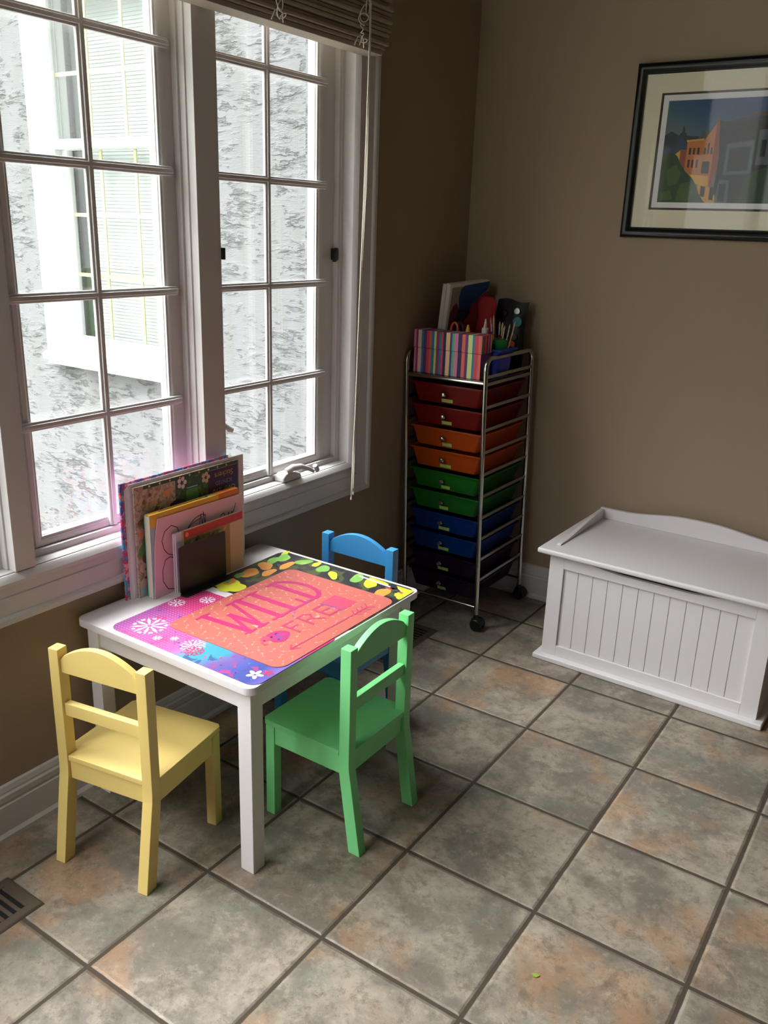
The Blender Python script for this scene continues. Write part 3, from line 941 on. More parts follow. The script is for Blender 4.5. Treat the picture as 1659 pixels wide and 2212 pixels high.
for k in range(26):
    x, y = random.uniform(0.2, 0.57), random.uniform(-1.845, -1.775)
    b.flat([ell(y, -x, random.uniform(.002, .005), random.uniform(.0015, .004), random.random() * 3, 10, .2)], up_, 0.00035, random.choice([M['violetmark'], M['crimson'], M['rose'], M['teal']]))
b.build('snowflake_pattern', None, sn, flat_shade=True)
# --- jungle coloured mat at the far end
jm = tag(MB().prism(rrect(0.112, 0.578, -1.530, -1.214, 0.026), 'z', ZT, ZT + 0.0011).build('placemat', M['jungle']),
         'black, lime and orange placemat at the far end of the table', 'placemat', grp)
b = MB()
b.flat([ell(-1.50, -0.165, 0.040, 0.028, .3, 24, .1)], up_, 0.0002, M['lime'])
b.flat([rrect(-1.524, -1.47, -0.215, -0.125, 0.02)], up_, 0.0003, M['lime'])
b.flat([ell(-1.478, -0.150, 0.024, 0.016, .4, 20, .06)], up_, 0.0004, M['orangeprint'])
b.flat([ell(-1.480, -0.146, 0.014, 0.008, .6, 16, .1)], up_, 0.0005, M['greenprint'])
for (y, x, rx, ry, a, mm_) in ((-1.40, .150, .036, .022, .2, 'orangeprint'), (-1.335, .150, .030, .020, .9, 'orangeprint'), (-1.365, .190, .03, .014, .1, 'orangeprint'), (-1.255, .150, .030, .017, .4, 'greenprint'),
                               (-1.295, .195, .034, .013, .1, 'orangeprint'), (-1.245, .215, .028, .016, -.6, 'greenprint'), (-1.29, .140, .028, .014, .3, 'greenprint'), (-1.25, .29, .026, .018, .2, 'greenprint'),
                               (-1.235, .255, .02, .01, .1, 'lime'), (-1.27, .340, .030, .012, .8, 'lime'), (-1.245, .405, .034, .016, .3, 'greenprint'), (-1.255, .455, .028, .018, .6, 'lime'),
                               (-1.285, .515, .034, .018, .1, 'orangeprint'), (-1.228, .465, .036, .010, 1.4, 'lime'), (-1.43, .14, .02, .012, .3, 'greenprint'), (-1.225, .13, .022, .008, .2, 'lime')):
    b.flat([ell(y, -x, rx, ry, a, 20, .08)], up_, 0.0003 + 0.00002 * random.random(), M[mm_])
b.flat([[(-1.225, -0.40), (-1.232, -0.40), (-1.246, -0.545), (-1.239, -0.545)]], up_, 0.0005, M['snow'])
b.flat([[(-1.246, -0.50), (-1.252, -0.50), (-1.258, -0.56), (-1.250, -0.56)]], up_, 0.00055, M['rose'])
b.flat([[(-1.222, -0.52), (-1.300, -0.56), (-1.290, -0.576), (-1.222, -0.576)]], up_, 0.0004, M['ylime'])
for (y, x) in ((-1.235, .52), (-1.250, .535), (-1.297, .560), (-1.305, .545)):
    b.flat([ell(y, -x, .016, .010, random.random(), 14, .2)], up_, 0.0006, M['jungle'])
b.build('printed_blobs', None, jm, flat_shade=True)
# --- coral mat on top
PZ = ZT + 0.0014
pm = tag(MB().prism(rrect(0.217, 0.574, -1.766, -1.305, 0.030), 'z', PZ, PZ + 0.0012).build('placemat', M['pinkmat']),
         'coral pink placemat with magenta WILD FREE lettering and an arrow, lying on top', 'placemat', grp)
fp = ((0, 0, PZ + 0.0012), (0, 1, 0), (-1, 0, 0), (0, 0, 1))
b = MB()
pl = []
rows = 12
for i in range(rows):
    for j in range(15):
        y = -1.752 + j * 0.0315 + (0.015 if i % 2 else 0) + random.uniform(-.004, .004)
        x = 0.232 + i * 0.030 + random.uniform(-.004, .004)
        if y > -1.318 or x > 0.562: continue
        a = random.choice([0.5, 1.2, 2.4, 3.6, 4.4, 5.5]) + random.uniform(-.3, .3)
        d = (cos(a), sin(a)); p_ = (-sin(a), cos(a)); L = 0.0095
        c = (y, -x)
        e0 = (c[0] - d[0] * L, c[1] - d[1] * L); e1 = (c[0] + d[0] * L, c[1] + d[1] * L)
        pl += stroke([e0, e1], 0.0011)
        pl += [[(e1[0] + d[0] * .002, e1[1] + d[1] * .002), (e1[0] - d[0] * .006 + p_[0] * .0038, e1[1] - d[1] * .006 + p_[1] * .0038), (e1[0] - d[0] * .004, e1[1] - d[1] * .004), (e1[0] - d[0] * .006 - p_[0] * .0038, e1[1] - d[1] * .006 - p_[1] * .0038)]]
        pl += stroke([(e0[0] - p_[0] * .003, e0[1] - p_[1] * .003), (e0[0] + d[0] * .003, e0[1] + d[1] * .003), (e0[0] + p_[0] * .003, e0[1] + p_[1] * .003)], 0.001)
b.flat(pl, fp, 0.0002, M['arrowpale'])
b.build('printed_small_arrows', None, pm, flat_shade=True)
# WILD in slab letters : (u = y, v = -x)
b = MB()
T_, B_ = -0.254, -0.400
W = stroke([(-1.678, T_), (-1.668, B_)], 0.017) + stroke([(-1.668, B_), (-1.632, T_ - .045)], 0.011) + stroke([(-1.632, T_ - .045), (-1.626, B_)], 0.017) + stroke([(-1.626, B_), (-1.580, T_)], 0.011)
W += stroke([(-1.700, T_), (-1.658, T_)], 0.008) + stroke([(-1.596, T_), (-1.562, T_)], 0.008) + stroke([(-1.684, B_), (-1.650, B_)], 0.007) + stroke([(-1.640, B_), (-1.606, B_)], 0.007)
I = stroke([(-1.565, T_ - .006), (-1.565, B_)], 0.018) + stroke([(-1.592, B_), (-1.540, B_)], 0.009) + stroke([(-1.556, T_), (-1.540, T_)], 0.008)
I = stroke([(-1.560, T_), (-1.560, B_)], 0.018) + stroke([(-1.586, B_), (-1.536, B_)], 0.009) + stroke([(-1.552, T_ - .002), (-1.540, T_ - .002)], 0.008)
Lt = stroke([(-1.507, T_), (-1.507, B_)], 0.018) + stroke([(-1.528, T_), (-1.486, T_)], 0.008) + stroke([(-1.528, B_), (-1.456, B_)], 0.009) + stroke([(-1.459, B_), (-1.459, B_ + .034)], 0.009)
Dp = [(-1.420 + 0.048 * sin(pi * k / 14), T_ + (B_ - T_) * (1 - cos(pi * k / 14)) / 2) for k in range(15)]
Dl = stroke([(-1.424, T_), (-1.424, B_)], 0.018) + stroke([(-1.446, T_), (-1.415, T_)], 0.009) + stroke([(-1.446, B_), (-1.415, B_)], 0.009) + stroke(Dp, 0.013)
b.flat(W + I + Lt + Dl, fp, 0.0004, M['magenta'])
b.build('printed_word_wild', None, pm, flat_shade=True)
b = MB()
t_, b_ = -0.440, -0.492
F = stroke([(-1.598, t_), (-1.598, b_)], 0.0078) + stroke([(-1.600, t_), (-1.562, t_)], 0.0068) + stroke([(-1.598, -.464), (-1.572, -.464)], 0.0068)
R_ = stroke([(-1.545, t_), (-1.545, b_)], 0.0078) + stroke([(-1.545, t_), (-1.520, t_), (-1.508, t_ - .012), (-1.520, t_ - .026), (-1.545, t_ - .026)], 0.0068) + stroke([(-1.526, t_ - .026), (-1.503, b_)], 0.0078)
E1 = stroke([(-1.482, t_), (-1.482, b_)], 0.0078) + stroke([(-1.484, t_), (-1.440, t_)], 0.0068) + stroke([(-1.482, -.465), (-1.450, -.465)], 0.0068) + stroke([(-1.484, b_), (-1.440, b_)], 0.0068)
E2 = stroke([(-1.424, t_), (-1.424, b_)], 0.0078) + stroke([(-1.426, t_), (-1.384, t_)], 0.0068) + stroke([(-1.424, -.465), (-1.392, -.465)], 0.0068) + stroke([(-1.426, b_), (-1.384, b_)], 0.0068)
b.flat(F + R_ + E1 + E2, fp, 0.0004, M['rose'])
for k in range(34):
    b.flat([ell(-1.606 + k * 0.0052, -0.497 - 0.004 * (k % 2), 0.0011, 0.0011, 0, 6)], fp, 0.0003, M['rose'])
A = stroke([(-1.678, -.532), (-1.385, -.538)], 0.0042) + stroke([(-1.662, -.520), (-1.679, -.532), (-1.660, -.546)], 0.0042)
for k in range(4):
    y = -1.440 + k * 0.018
    A += stroke([(y, -.537), (y + .013, -.522)], 0.0036) + stroke([(y, -.537), (y + .013, -.552)], 0.0036)
b.flat(A, fp, 0.0004, M['rose'])
# small round spiky animal and dots
b.flat([ell(-1.646, -0.468, 0.031, 0.026, .3, 34, .07)], fp, 0.0004, M['magenta'])
b.flat([ell(-1.676, -0.452, 0.014, 0.011, .3, 16, .05)], fp, 0.0005, M['crimson'])
b.flat(stroke([(-1.684, -0.458), (-1.697, -0.462), (-1.699, -0.472), (-1.692, -0.476)], 0.0055), fp, 0.0005, M['crimson'])
b.build('printed_word_free', None, pm, flat_shade=True)
b = MB()
b.flat([rrect(-1.436, -1.376, -.500, -.428, 0.006)], fp, 0.0005, M['crimson'])
b.flat(stroke([(-1.440, -.432), (-1.437, -.496)], 0.004), fp, 0.0006, M['violetmark'])
for k in range(16):
    b.flat([ell(-1.646 + random.uniform(-.02, .02), -0.470 + random.uniform(-.016, .016), .004, .003, random.random() * 3, 8)], fp, 0.0006, M['violetmark'])
for (y, x, L, a) in ((-1.53, .418, .016, .6), (-1.50, .405, .02, 2.2), (-1.545, .43, .012, 1.0), (-1.47, .415, .01, .3), (-1.455, .40, .014, .8), (-1.385, .384, .012, .3)):
    b.flat(stroke([(y, -x), (y + L * cos(a), -x + L * sin(a))], 0.002), fp, 0.0006, M['violetmark'])
b.flat([ell(-1.365, -0.320, .006, .0025, .3, 10)], fp, 0.0006, M['crimson'])
b.flat([ell(-1.635, -0.388, .014, .005, .9, 12, .1), ell(-1.51, -0.475, .012, .005, .4, 12, .1)], fp, 0.0003, M['arrowpale'])
b.build('marker_marking', None, pm, flat_shade=True)

# ================================================================== BOOKS at the window end of the table
BT = TOP
Gb = 'books and papers in the black bookend'
def book(name, label, cat, x0, x1, y0, y1, z1, m_cover, m_page, spine='right'):
    o = thing(name, label, cat, ((x0 + x1) / 2, (y0 + y1) / 2, BT), 0, Gb)
    cx, cy = (x0 + x1) / 2, (y0 + y1) / 2
    h = z1 - BT
    t = min(0.0012, (x1 - x0) * 0.25)
    MB().box(x1 - t - cx, x1 - cx, y0 - cy, y1 - cy, 0, h).box(x0 - cx, x0 + t - cx, y0 - cy, y1 - cy, 0, h)\
        .box(x0 - cx, x1 - cx, y1 - t - cy, y1 - cy, 0, h).build('cover', m_cover, o, flat_shade=True)
    MB().box(x0 + t - cx, x1 - t - cx, y0 + 0.002 - cy, y1 - t - cy, 0.001, h - 0.002).build('page_block', m_page, o, flat_shade=True)
    return o
def face(o, x1, y0, z0=BT):
    """frame for printing on a cover's +x face: u along +y, v up, in the book's local space"""
    return ((x1 - o.location.x, y0 - o.location.y, z0 - o.location.z), (0, 1, 0), (0, 0, 1), (1, 0, 0))
book('picture_book', 'pink rainbow patterned book, rearmost of the stack by the window', 'book', 0.0290, 0.0335, -1.727, -1.352, 0.797, M['multi'], M['paper'])
b = MB()
pad = thing('paper_pad', 'pad of large white curled sheets, second from the window in the stack', 'paper pad', (0.037, -1.51, BT), 0, Gb)
for k in range(4):
    pts = []
    for q in range(13):
        t = q / 12
        pts.append((-0.0022 + k * 0.0014 + 0.0012 * sin(t * 5 + k), -0.205 + 0.405 * t + 0.003 * k))
    poly = pts + [(p[0] + 0.0008, p[1]) for p in pts[::-1]]
    bb = MB().prism(poly, 'z', 0, 0.290 + 0.004 * k)
    bb.build('sheet', M['paper'], pad, flat_shade=True)
sb = book('sticker_book', 'tall sticker book with floral and purple upside-down cover, standing against the white pad', 'book', 0.0425, 0.0480, -1.697, -1.328, 0.783, M['floral'], M['paper'])
f_ = face(sb, 0.0480, -1.697)
b = MB()
b.flat([[(0.135, 0.135), (0.252, 0.135), (0.252, 0.287), (0.135, 0.287)]], f_, 0.0002, M['greenpatch'])
b.flat([[(0.252, 0.10), (0.366, 0.10), (0.366, 0.282), (0.252, 0.282)]], f_, 0.0002, M['purplecard'])
b.flat([[(0.03, 0.283), (0.366, 0.283), (0.366, 0.292), (0.03, 0.292)]], f_, 0.0003, M['dkgreen'])
for k in range(9):
    b.flat([ell(0.05 + k * 0.034, 0.2875, .003, .003)], f_, 0.0004, random.choice([M['snow'], M['peach'], M['palblue']]))
b.flat([ell(0.14, 0.20, .036, .032)], f_, 0.0003, M['purplecard'])
for k in range(5):
    a = 2 * pi * k / 5
    b.flat([ell(0.158 + .011 * cos(a), 0.272 + .011 * sin(a), .006, .006)], f_, 0.0004, M['snow'])
    b.flat([ell(0.243 + .010 * cos(a), 0.268 + .010 * sin(a), .006, .006)], f_, 0.0004, M['beige'])
b.flat([[(0.09, 0.262), (0.118, 0.268), (0.122, 0.258), (0.104, 0.246)]], f_, 0.0004, M['peach'])
b.flat([rrect(0.172, 0.215, 0.20, 0.25, .006)], f_, 0.0003, M['green2'])
b.flat(stroke([(0.175, 0.254), (0.212, 0.254)], .003), f_, 0.0005, M['palblue'])
for (u, v, r_, c_) in ((0.022, .17, .016, 'peach'), (0.035, .15, .020, 'green2'), (0.024, .125, .022, 'green2'), (0.030, .105, .018, 'brown'), (0.020, .08, .016, 'beige'), (0.034, .06, .018, 'beige'), (0.018, .04, .014, 'beige'), (0.030, .19, .012, 'green2'),
                       (0.016, .20, .01, 'brown'), (0.044, .21, .008, 'brown'), (0.07, .225, .007, 'brown'), (0.06, .245, .006, 'peach'), (0.085, .215, .008, 'brown'), (0.05, .265, .006, 'brown'), (0.11, .225, .006, 'peach'), (0.03, .25, .007, 'brown')):
    b.flat([ell(u, v, r_, r_ * .8, u * 50, 16, .12)], f_, 0.0004 + u * 0.001, M[c_])
b.flat([[(0.004, 0.002), (0.05, 0.002), (0.05, 0.03), (0.004, 0.03)]], f_, 0.0003, M['palblue'])
b.flat([ell(0.028, .052, .010, .004, .2), ell(0.030, .075, .010, .004, .2)], f_, 0.0008, M['brown'])
b.build('cover_print', None, sb, flat_shade=True)
for txt, v, size, mm_ in (('Stickers', 0.265, 0.0225, 'gold'), ('SCENTED', 0.243, 0.0150, 'lilac'), ('Over 210', 0.221, 0.0225, 'gold'), ('15 Scents', 0.196, 0.0185, 'lilac')):
    o, r_, u_, n_ = [Vector(k) for k in f_]
    xf = frame_xf(o + r_ * 0.311 + u_ * v, (0, -1, 0), (0, 0, -1), (1, 0, 0), 0.0006)
    bb = MB(); bb.merge(text_polys(txt, size), None, xf); bb.build('cover_lettering', M[mm_], sb, flat_shade=True)
book('story_book', 'thin dark green book edge between the sticker book and thick workbook', 'book', 0.0520, 0.0555, -1.674, -1.40, 0.705, M['dkgreen'], M['palblue'])
wb = book('workbook', 'thick workbook with cream pages and yellow-orange top, behind the pink paper', 'book', 0.0600, 0.0790, -1.679, -1.362, 0.712, M['palblue'], M['cream'])
b = MB()
b.box(-0.0094, 0.0094, -0.157, 0.157, 0.2222, 0.2236, m=M['yellowcard'])
b.box(-0.0095, 0.0096, 0.075, 0.1575, 0.2223, 0.2240, m=M['orange'])
b.flat([[(0, 0.190), (0.25, 0.190), (0.25, 0.222), (0, 0.222)]], face(wb, 0.0790, -1.679), 0.0003, M['yellowcard'])
b.flat([[(0.24, 0.150), (0.317, 0.150), (0.317, 0.222), (0.24, 0.222)]], face(wb, 0.0790, -1.679), 0.0005, M['orange'])
b.build('cover_band', None, wb, flat_shade=True)
fb = ((0, 0, 0.2236), (0, 1, 0), (-1, 0, 0), (0, 0, 1))
b = MB()
for k in range(24):
    u = -0.12 + k * 0.0072
    b.flat([[(u, -.004), (u + .0045, -.004), (u + .0045, .004), (u, .004)]], fb, 0.0004, M['brown'])
for k in range(5):
    b.flat([ell(0.04 + k * .008, random.uniform(-.004, .004), .005, .003, k)], fb, 0.0005, random.choice([M['teal'], M['green2'], M['purplecard']]))
b.build('spine_print', None, wb, flat_shade=True)
pk = tag(MB().prism([(-1.678, BT), (-1.668, 0.640), (-1.656, 0.701), (-1.352, 0.697), (-1.352, BT)], 'x', 0.0810, 0.0828).build('pink_drawing', M['pinkpaper'], flat_shade=True),
         'sheet of pale pink paper with a dark pen drawing, leaning before the workbook', 'drawing', Gb)
fk = ((0.0828, -1.668, BT), (0, 1, 0), (0, 0, 1), (1, 0, 0))
d1 = [(0.060, .100), (0.040, .110), (0.028, .125), (0.022, .150), (0.032, .172), (0.055, .183), (0.075, .172), (0.082, .150), (0.075, .12), (0.09, .105)]
d2 = [(0.030, .095), (0.020, .070), (0.020, .040), (0.035, .015), (0.065, .005), (0.085, .004)]
d3 = [(0.030, .095), (0.045, .100), (0.060, .095), (0.075, .099)]
d4 = [(0.055, .098), (0.062, .080), (0.075, .055), (0.080, .010)]
d5 = [(0.105, .150), (0.115, .165), (0.135, .180), (0.160, .186), (0.175, .180), (0.172, .150)]
d6 = [(0.100, .140), (0.110, .158), (0.130, .170), (0.155, .176)]
d7 = [(0.150, .150), (0.158, .185), (0.163, .155), (0.168, .190), (0.172, .160)]
d8 = [(0.100, .135), (0.102, .150), (0.108, .140), (0.115, .148), (0.125, .140), (0.14, .150), (0.15, .145)]
d9 = [(0.225, .150), (0.232, .165), (0.243, .168), (0.247, .158), (0.238, .145), (0.252, .150), (0.262, .165), (0.264, .150), (0.274, .165), (0.276, .155), (0.290, .185)]
ps = []
for d in (d1, d2, d3, d4, d5, d6, d7, d8, d9): ps += stroke(d, 0.0021)
MB().flat(ps, fk, 0.0003, M['ink']).build('pen_line_pattern', None, pk, flat_shade=True)
ab = book('activity_book', 'thin beige activity book with green and teal print, right of the bookend', 'book', 0.0850, 0.0880, -1.585, -1.366, 0.632, M['beige'], M['paper'])
f_ = face(ab, 0.0880, -1.585)
b = MB()
b.flat([[(0.172, .0), (0.215, .0), (0.218, .03), (0.205, .045), (0.185, .05), (0.172, .045)]], f_, 0.0003, M['green2'])
for (u, v, r_, c_) in ((0.195, .118, .008, 'teal'), (0.188, .092, .009, 'teal'), (0.205, .098, .006, 'brown'), (0.198, .068, .005, 'brown'), (0.209, .062, .006, 'teal'), (0.208, .130, .005, 'peach')):
    b.flat([ell(u, v, r_, r_ * .7, u * 40, 12, .3)], f_, 0.0004, M[c_])
b.build('cover_print', None, ab, flat_shade=True)
for i, (x0, dy) in enumerate(((0.0895, 0.0), (0.0937, 0.004))):
    book('notebook', ('thin stapled notebook just behind the red-topped book', 'thin stapled notebook second behind the red-topped book')[1 - i], 'notebook', x0, x0 + 0.0034, -1.617 + dy, -1.385, 0.652, M['paper'], M['paper'])
rb = book('red_book', 'red-topped kraft activity book directly behind the black bookend panel', 'book', 0.0985, 0.1030, -1.592, -1.374, 0.655, M['kraft'], M['paper'])
f_ = face(rb, 0.1030, -1.592)
b = MB()
b.flat([[(0, .143), (.218, .143), (.218, .165), (0, .165)]], f_, 0.0003, M['red'])
b.flat([[(.168, .0), (.218, .0), (.218, .143), (.168, .143)]], f_, 0.0003, M['beige'])
b.flat([ell(0.012, .153, .006, .006)], f_, 0.0005, M['peach'])
for k in range(8):
    b.flat([ell(0.03 + k * .017, .130 + .004 * sin(k * 2), .008, .004, k)], f_, 0.0004, random.choice([M['beige'], M['brown'], M['yellowcard'], M['peach']]))
b.build('cover_print', None, rb, flat_shade=True)
be = thing('bookend', 'black metal bookend panel holding up the stack of books', 'bookend', (0.116, -1.536, BT))
MB().prism(rrect(-0.086, 0.080, 0.004, 0.133, 0.006), 'x', -0.0015, 0.0015, bev=0.0005).build('panel', M['blackmetal'], be)
MB().prism(rrect(-0.0015, 0.024, -0.088, 0.086, 0.005), 'z', 0.0004, 0.0044, bev=0.0008).build('foot', M['blackmetal'], be)

# ================================================================== DRAWER CART
CX0, CX1, CYF, CYB = 0.042, 0.358, -0.415, -0.052
def lean(z): return -0.033 * (z - 0.06)
ct = thing('drawer_cart', 'tall chrome rolling cart with ten rainbow coloured drawers in the corner', 'drawer cart', (0.2, -0.235, 0))
ox, oy = 0.2, -0.235
for side, X in (('l', CX0), ('r', CX1)):
    pts = [(X - ox + lean(z), CYF - oy, z) for z in (0.058, 0.3, 0.6, 0.955)]
    for k in range(1, 9):
        a = pi / 2 * k / 8
        z = 0.955 + 0.040 * sin(a)
        pts.append((X - ox + lean(z), CYF - oy + 0.040 * (1 - cos(a)), z))
    for k in range(0, 9):
        a = pi / 2 * (1 - k / 8)
        z = 0.955 + 0.040 * sin(a)
        pts.append((X - ox + lean(z), CYB - oy - 0.040 * (1 - cos(a)), z))
    pts += [(X - ox + lean(z), CYB - oy, z) for z in (0.6, 0.3, 0.058)]
    MB().tube(pts, 0.0085, 12).build('side_frame', M['chrome'], ct)
RZ = [0.909 - 0.0793 * k for k in range(10)]
for z in RZ + [0.934]:
    for X, s_ in ((CX0, 1), (CX1, -1)):
        x = X + lean(z) - ox
        MB().box(x - 0.004, x + 0.004, CYF + 0.006 - oy, CYB - 0.006 - oy, z - 0.006, z + 0.006, bev=0.001).build('drawer_rail', M['chrome'], ct)
z = 0.915
MB().box(CX0 + lean(z) + 0.006 - ox, CX1 + lean(z) - 0.006 - ox, CYF + 0.004 - oy, CYB - oy, z, z + 0.005, bev=0.001).build('top_shelf', M['shelf'], ct)
for y, zz, r_ in ((CYF, 0.912, 0.0075), (CYB, 0.912, 0.006), (CYF, 0.088, 0.005), (CYB, 0.088, 0.005)):
    MB().tube([(CX0 + lean(zz) - ox, y - oy, zz), (CX1 + lean(zz) - ox, y - oy, zz)], r_, 10).build('cross_bar', M['chrome'], ct)
for X in (CX0, CX1):
    for Y in (CYF, CYB):
        c = thing_c = bpy.data.objects.new('caster', None); COL.objects.link(c); c.parent = ct; c.location = (X - ox, Y - oy, 0)
        MB().tube([(0, 0, 0.036), (0, 0, 0.062)], 0.0095, 12).lathe([(0, .050), (0.010, .049), (0.021, .042), (0.0245, .031), (0.024, .022), (0.0, .020)], (0.004, 0.004, 0), 18).build('hood', M['black'], c)
        for dy in (-0.013, 0.013):
            MB().lathe([(0, -0.009), (0.020, -0.009), (0.023, -0.006), (0.023, 0.006), (0.020, 0.009), (0, 0.009)], (0, 0, 0), 20,
                       xf=Matrix.Translation((0.006, 0.004 + dy, 0.0232)) @ Matrix.Rotation(radians(90), 4, 'X')).build('wheel', M['black'], c)
def tray(zr, m):
    bb = MB()
    zt, zb = zr - 0.021, zr - 0.092
    x0, x1 = CX0 + lean(zr) + 0.006 - ox, CX1 + lean(zr) - 0.006 - ox
    y0, y1 = CYF + 0.012 - oy, CYB - 0.01 - oy
    zb = zr - 0.090
    def ring(i, z, r=0.014):
        return [(p[0], p[1], z) for p in rrect(x0 + i, x1 - i, y0 + i * 0.45, y1 - i * 0.45, r, 4)]
    outer = [ring(0.0, zt), ring(0.0, zt - 0.006), ring(0.008, zt - 0.0065), ring(0.027, zb)]
    inner = [ring(0.029, zb + 0.0015), ring(0.0105, zt - 0.004), ring(0.004, zt)]
    rs = [[bb.bm.verts.new(p) for p in q] for q in outer]
    n = len(rs[0])
    for A, B in zip(rs, rs[1:]):
        for k in range(n): bb.bm.faces.new((A[k], A[(k + 1) % n], B[(k + 1) % n], B[k]))
    bb.bm.faces.new(rs[-1])
    ri = [[bb.bm.verts.new(p) for p in q] for q in inner]
    bb.bm.faces.new(ri[0][::-1])
    for A, B in zip(ri, ri[1:]):
        for k in range(n): bb.bm.faces.new((A[k], A[(k + 1) % n], B[(k + 1) % n], B[k]))
    for k in range(n): bb.bm.faces.new((ri[-1][k], ri[-1][(k + 1) % n], rs[0][(k + 1) % n], rs[0][k]))
    bmesh.ops.recalc_face_normals(bb.bm, faces=bb.bm.faces[:])
    # rim flanges that ride on the rails
    o = bb.build('drawer', m, ct)
    xm = (x0 + x1) / 2
    yk = y0 + 0.008
    MB().lathe([(0, 0), (0.0035, 0), (0.0035, 0.004), (0.0075, 0.008), (0.0085, 0.012), (0.006, 0.016), (0, 0.0175)], (0, 0, 0), 16,
               xf=Matrix.Translation((xm - 0.008, yk - 0.0005, zr - 0.056)) @ Matrix.Rotation(radians(90), 4, 'X') @ Matrix.Scale(1.2, 4)).build('knob', M['chrome'], o)
    w = random.uniform(0.017, 0.023)
    ang = math.atan2(0.0115, 0.063)
    MB().box(-w, w, -0.0006, 0.0, -0.006, 0.006, xf=Matrix.Translation((xm + 0.002 + random.uniform(-.004, .004), y0 + 0.0102, zr - 0.079)) @ Matrix.Rotation(0.135, 4, 'X')).build('label_sticker', M['sticker'], o, flat_shade=True)
    return o
for i, z in enumerate(RZ):
    tray(z, M['drawers'][i // 2])
# something lying in three of the drawers
zb = RZ[4] - 0.0875
pt = thing('paint_tray', 'paint tray with round pale pots inside the upper green drawer', 'paint set', (0.21, -0.36, zb))
MB().box(-0.085, 0.085, -0.005, 0.005, 0.0, 0.040, bev=0.003).build('tray', M['palblue'], pt)
for r_ in range(2):
    for k in range(6):
        MB().lathe([(0, 0), (0.009, 0), (0.009, 0.002), (0, 0.002)], (0, 0, 0), 16, xf=Matrix.Translation((-0.062 + k * 0.026 + r_ * .008, -0.0051, 0.011 + r_ * 0.020)) @ Matrix.Rotation(radians(90), 4, 'X')).build('paint_pot', M['lime'], pt)
tag(MB().box(-0.075, 0.075, -0.09, 0.09, 0, 0.012, bev=0.002, xf=Matrix.Translation((0.18, -0.24, RZ[3] - 0.0878)) @ Matrix.Rotation(0.25, 4, 'Z')).build('paper_stack', M['peach']),
    'stack of paper lying in the lower orange drawer', 'paper stack')
tag(MB().box(-0.09, 0.09, -0.11, 0.10, 0, 0.015, bev=0.002, xf=Matrix.Translation((0.185, -0.24, RZ[5] - 0.0878))).build('note_pad', M['green2']),
    'pale pad lying in the lower green drawer', 'note pad')

# ---- things on the cart
SH = 0.9203
bx = thing('striped_box', 'rainbow striped cardboard box with lid at the front of the cart top', 'box', (0.165, -0.365, SH))
MB().box(-0.1345, 0.1345, -0.036, 0.036, 0, 0.0865, bev=0.001).build('box_body', M['stripes'], bx)
MB().box(-0.1357, 0.1357, -0.0372, 0.0372, 0.0875, 0.149, bev=0.0012).build('lid', M['stripes'], bx)
CM = Matrix.Rotation(radians(80), 4, 'Z') @ Matrix.Rotation(radians(8), 4, 'X') @ Matrix.Rotation(radians(-3), 4, 'Y')
CTL = Vector((0.108, -0.300, 1.2235))
CH, CW = 0.3045, 0.222
CBL = CTL - (CM.to_3x3() @ Vector((0, 0, 1))) * CH
def canvas_board(label, back, painted):
    o = thing('canvas', label, 'canvas', CBL, 0, 'canvases standing in the corner')
    MB().box(0, CW, back, back + 0.0175, 0.0, CH - (0.004 if back else 0), bev=0.0015, xf=CM).build('stretched_cloth', M['canvas'], o)
    if painted:
        m3 = CM.to_3x3()
        fr_ = (Vector((0, 0, 0)), m3 @ Vector((1, 0, 0)), m3 @ Vector((0, 0, 1)), m3 @ Vector((0, -1, 0)))
        bb = MB()
        bb.flat([[(.010, .008), (.214, .008), (.216, .292), (.012, .292)]], fr_, 0.0002, M['canvasgrey'])
        bb.flat([[(.010, .008), (.16, .008), (.15, .15), (.10, .20), (.06, .215), (.045, .235), (.030, .225), (.016, .20)]], fr_, 0.0004, M['pmaroon'])
        bb.flat([[(.062, .215), (.054, .25), (.060, .282), (.078, .294), (.13, .297), (.222, .300), (.218, .268), (.190, .258), (.170, .244), (.148, .228), (.128, .212), (.104, .204), (.08, .206)]], fr_, 0.0008, M['pblue'])
        bb.flat([[(.104, .20), (.128, .215), (.150, .232), (.172, .246), (.192, .256), (.220, .266), (.220, .01), (.09, .01), (.10, .12)]], fr_, 0.0006, M['pred'])
        bb.flat([[(.060, .212), (.098, .206), (.124, .212), (.13, .19), (.10, .165), (.07, .17), (.055, .19)]], fr_, 0.0010, M['pnavy'])
        bb.flat([[(.030, .17), (.065, .19), (.075, .15), (.06, .10), (.03, .11)]], fr_, 0.0011, M['pnavy'])
        bb.build('painted_patches', None, o, flat_shade=True)
canvas_board('white edged canvas hidden behind the painted one in the corner', 0.0185, False)
canvas_board('small canvas painted blue and red, front one standing in the corner', 0.0, True)
# red cloth pouch behind
bm_ = MB()
bm_.lathe([(0, 0), (.032, .003), (.038, .05), (.040, .12), (.038, .19), (.034, .235), (.024, .258), (0, .266)], (0, 0, 0), 22)
for v in bm_.bm.verts:
    v.co.x *= 1.0 + 0.16 * sin(v.co.z * 60 + v.co.y * 40); v.co.y *= 0.42 + 0.06 * sin(v.co.z * 45)
o = bm_.build('cloth_pouch', M['redcloth'], loc=(0.190, -0.170, SH)); tag(o, 'dark red crumpled cloth pouch between canvas and black bag', 'pouch')
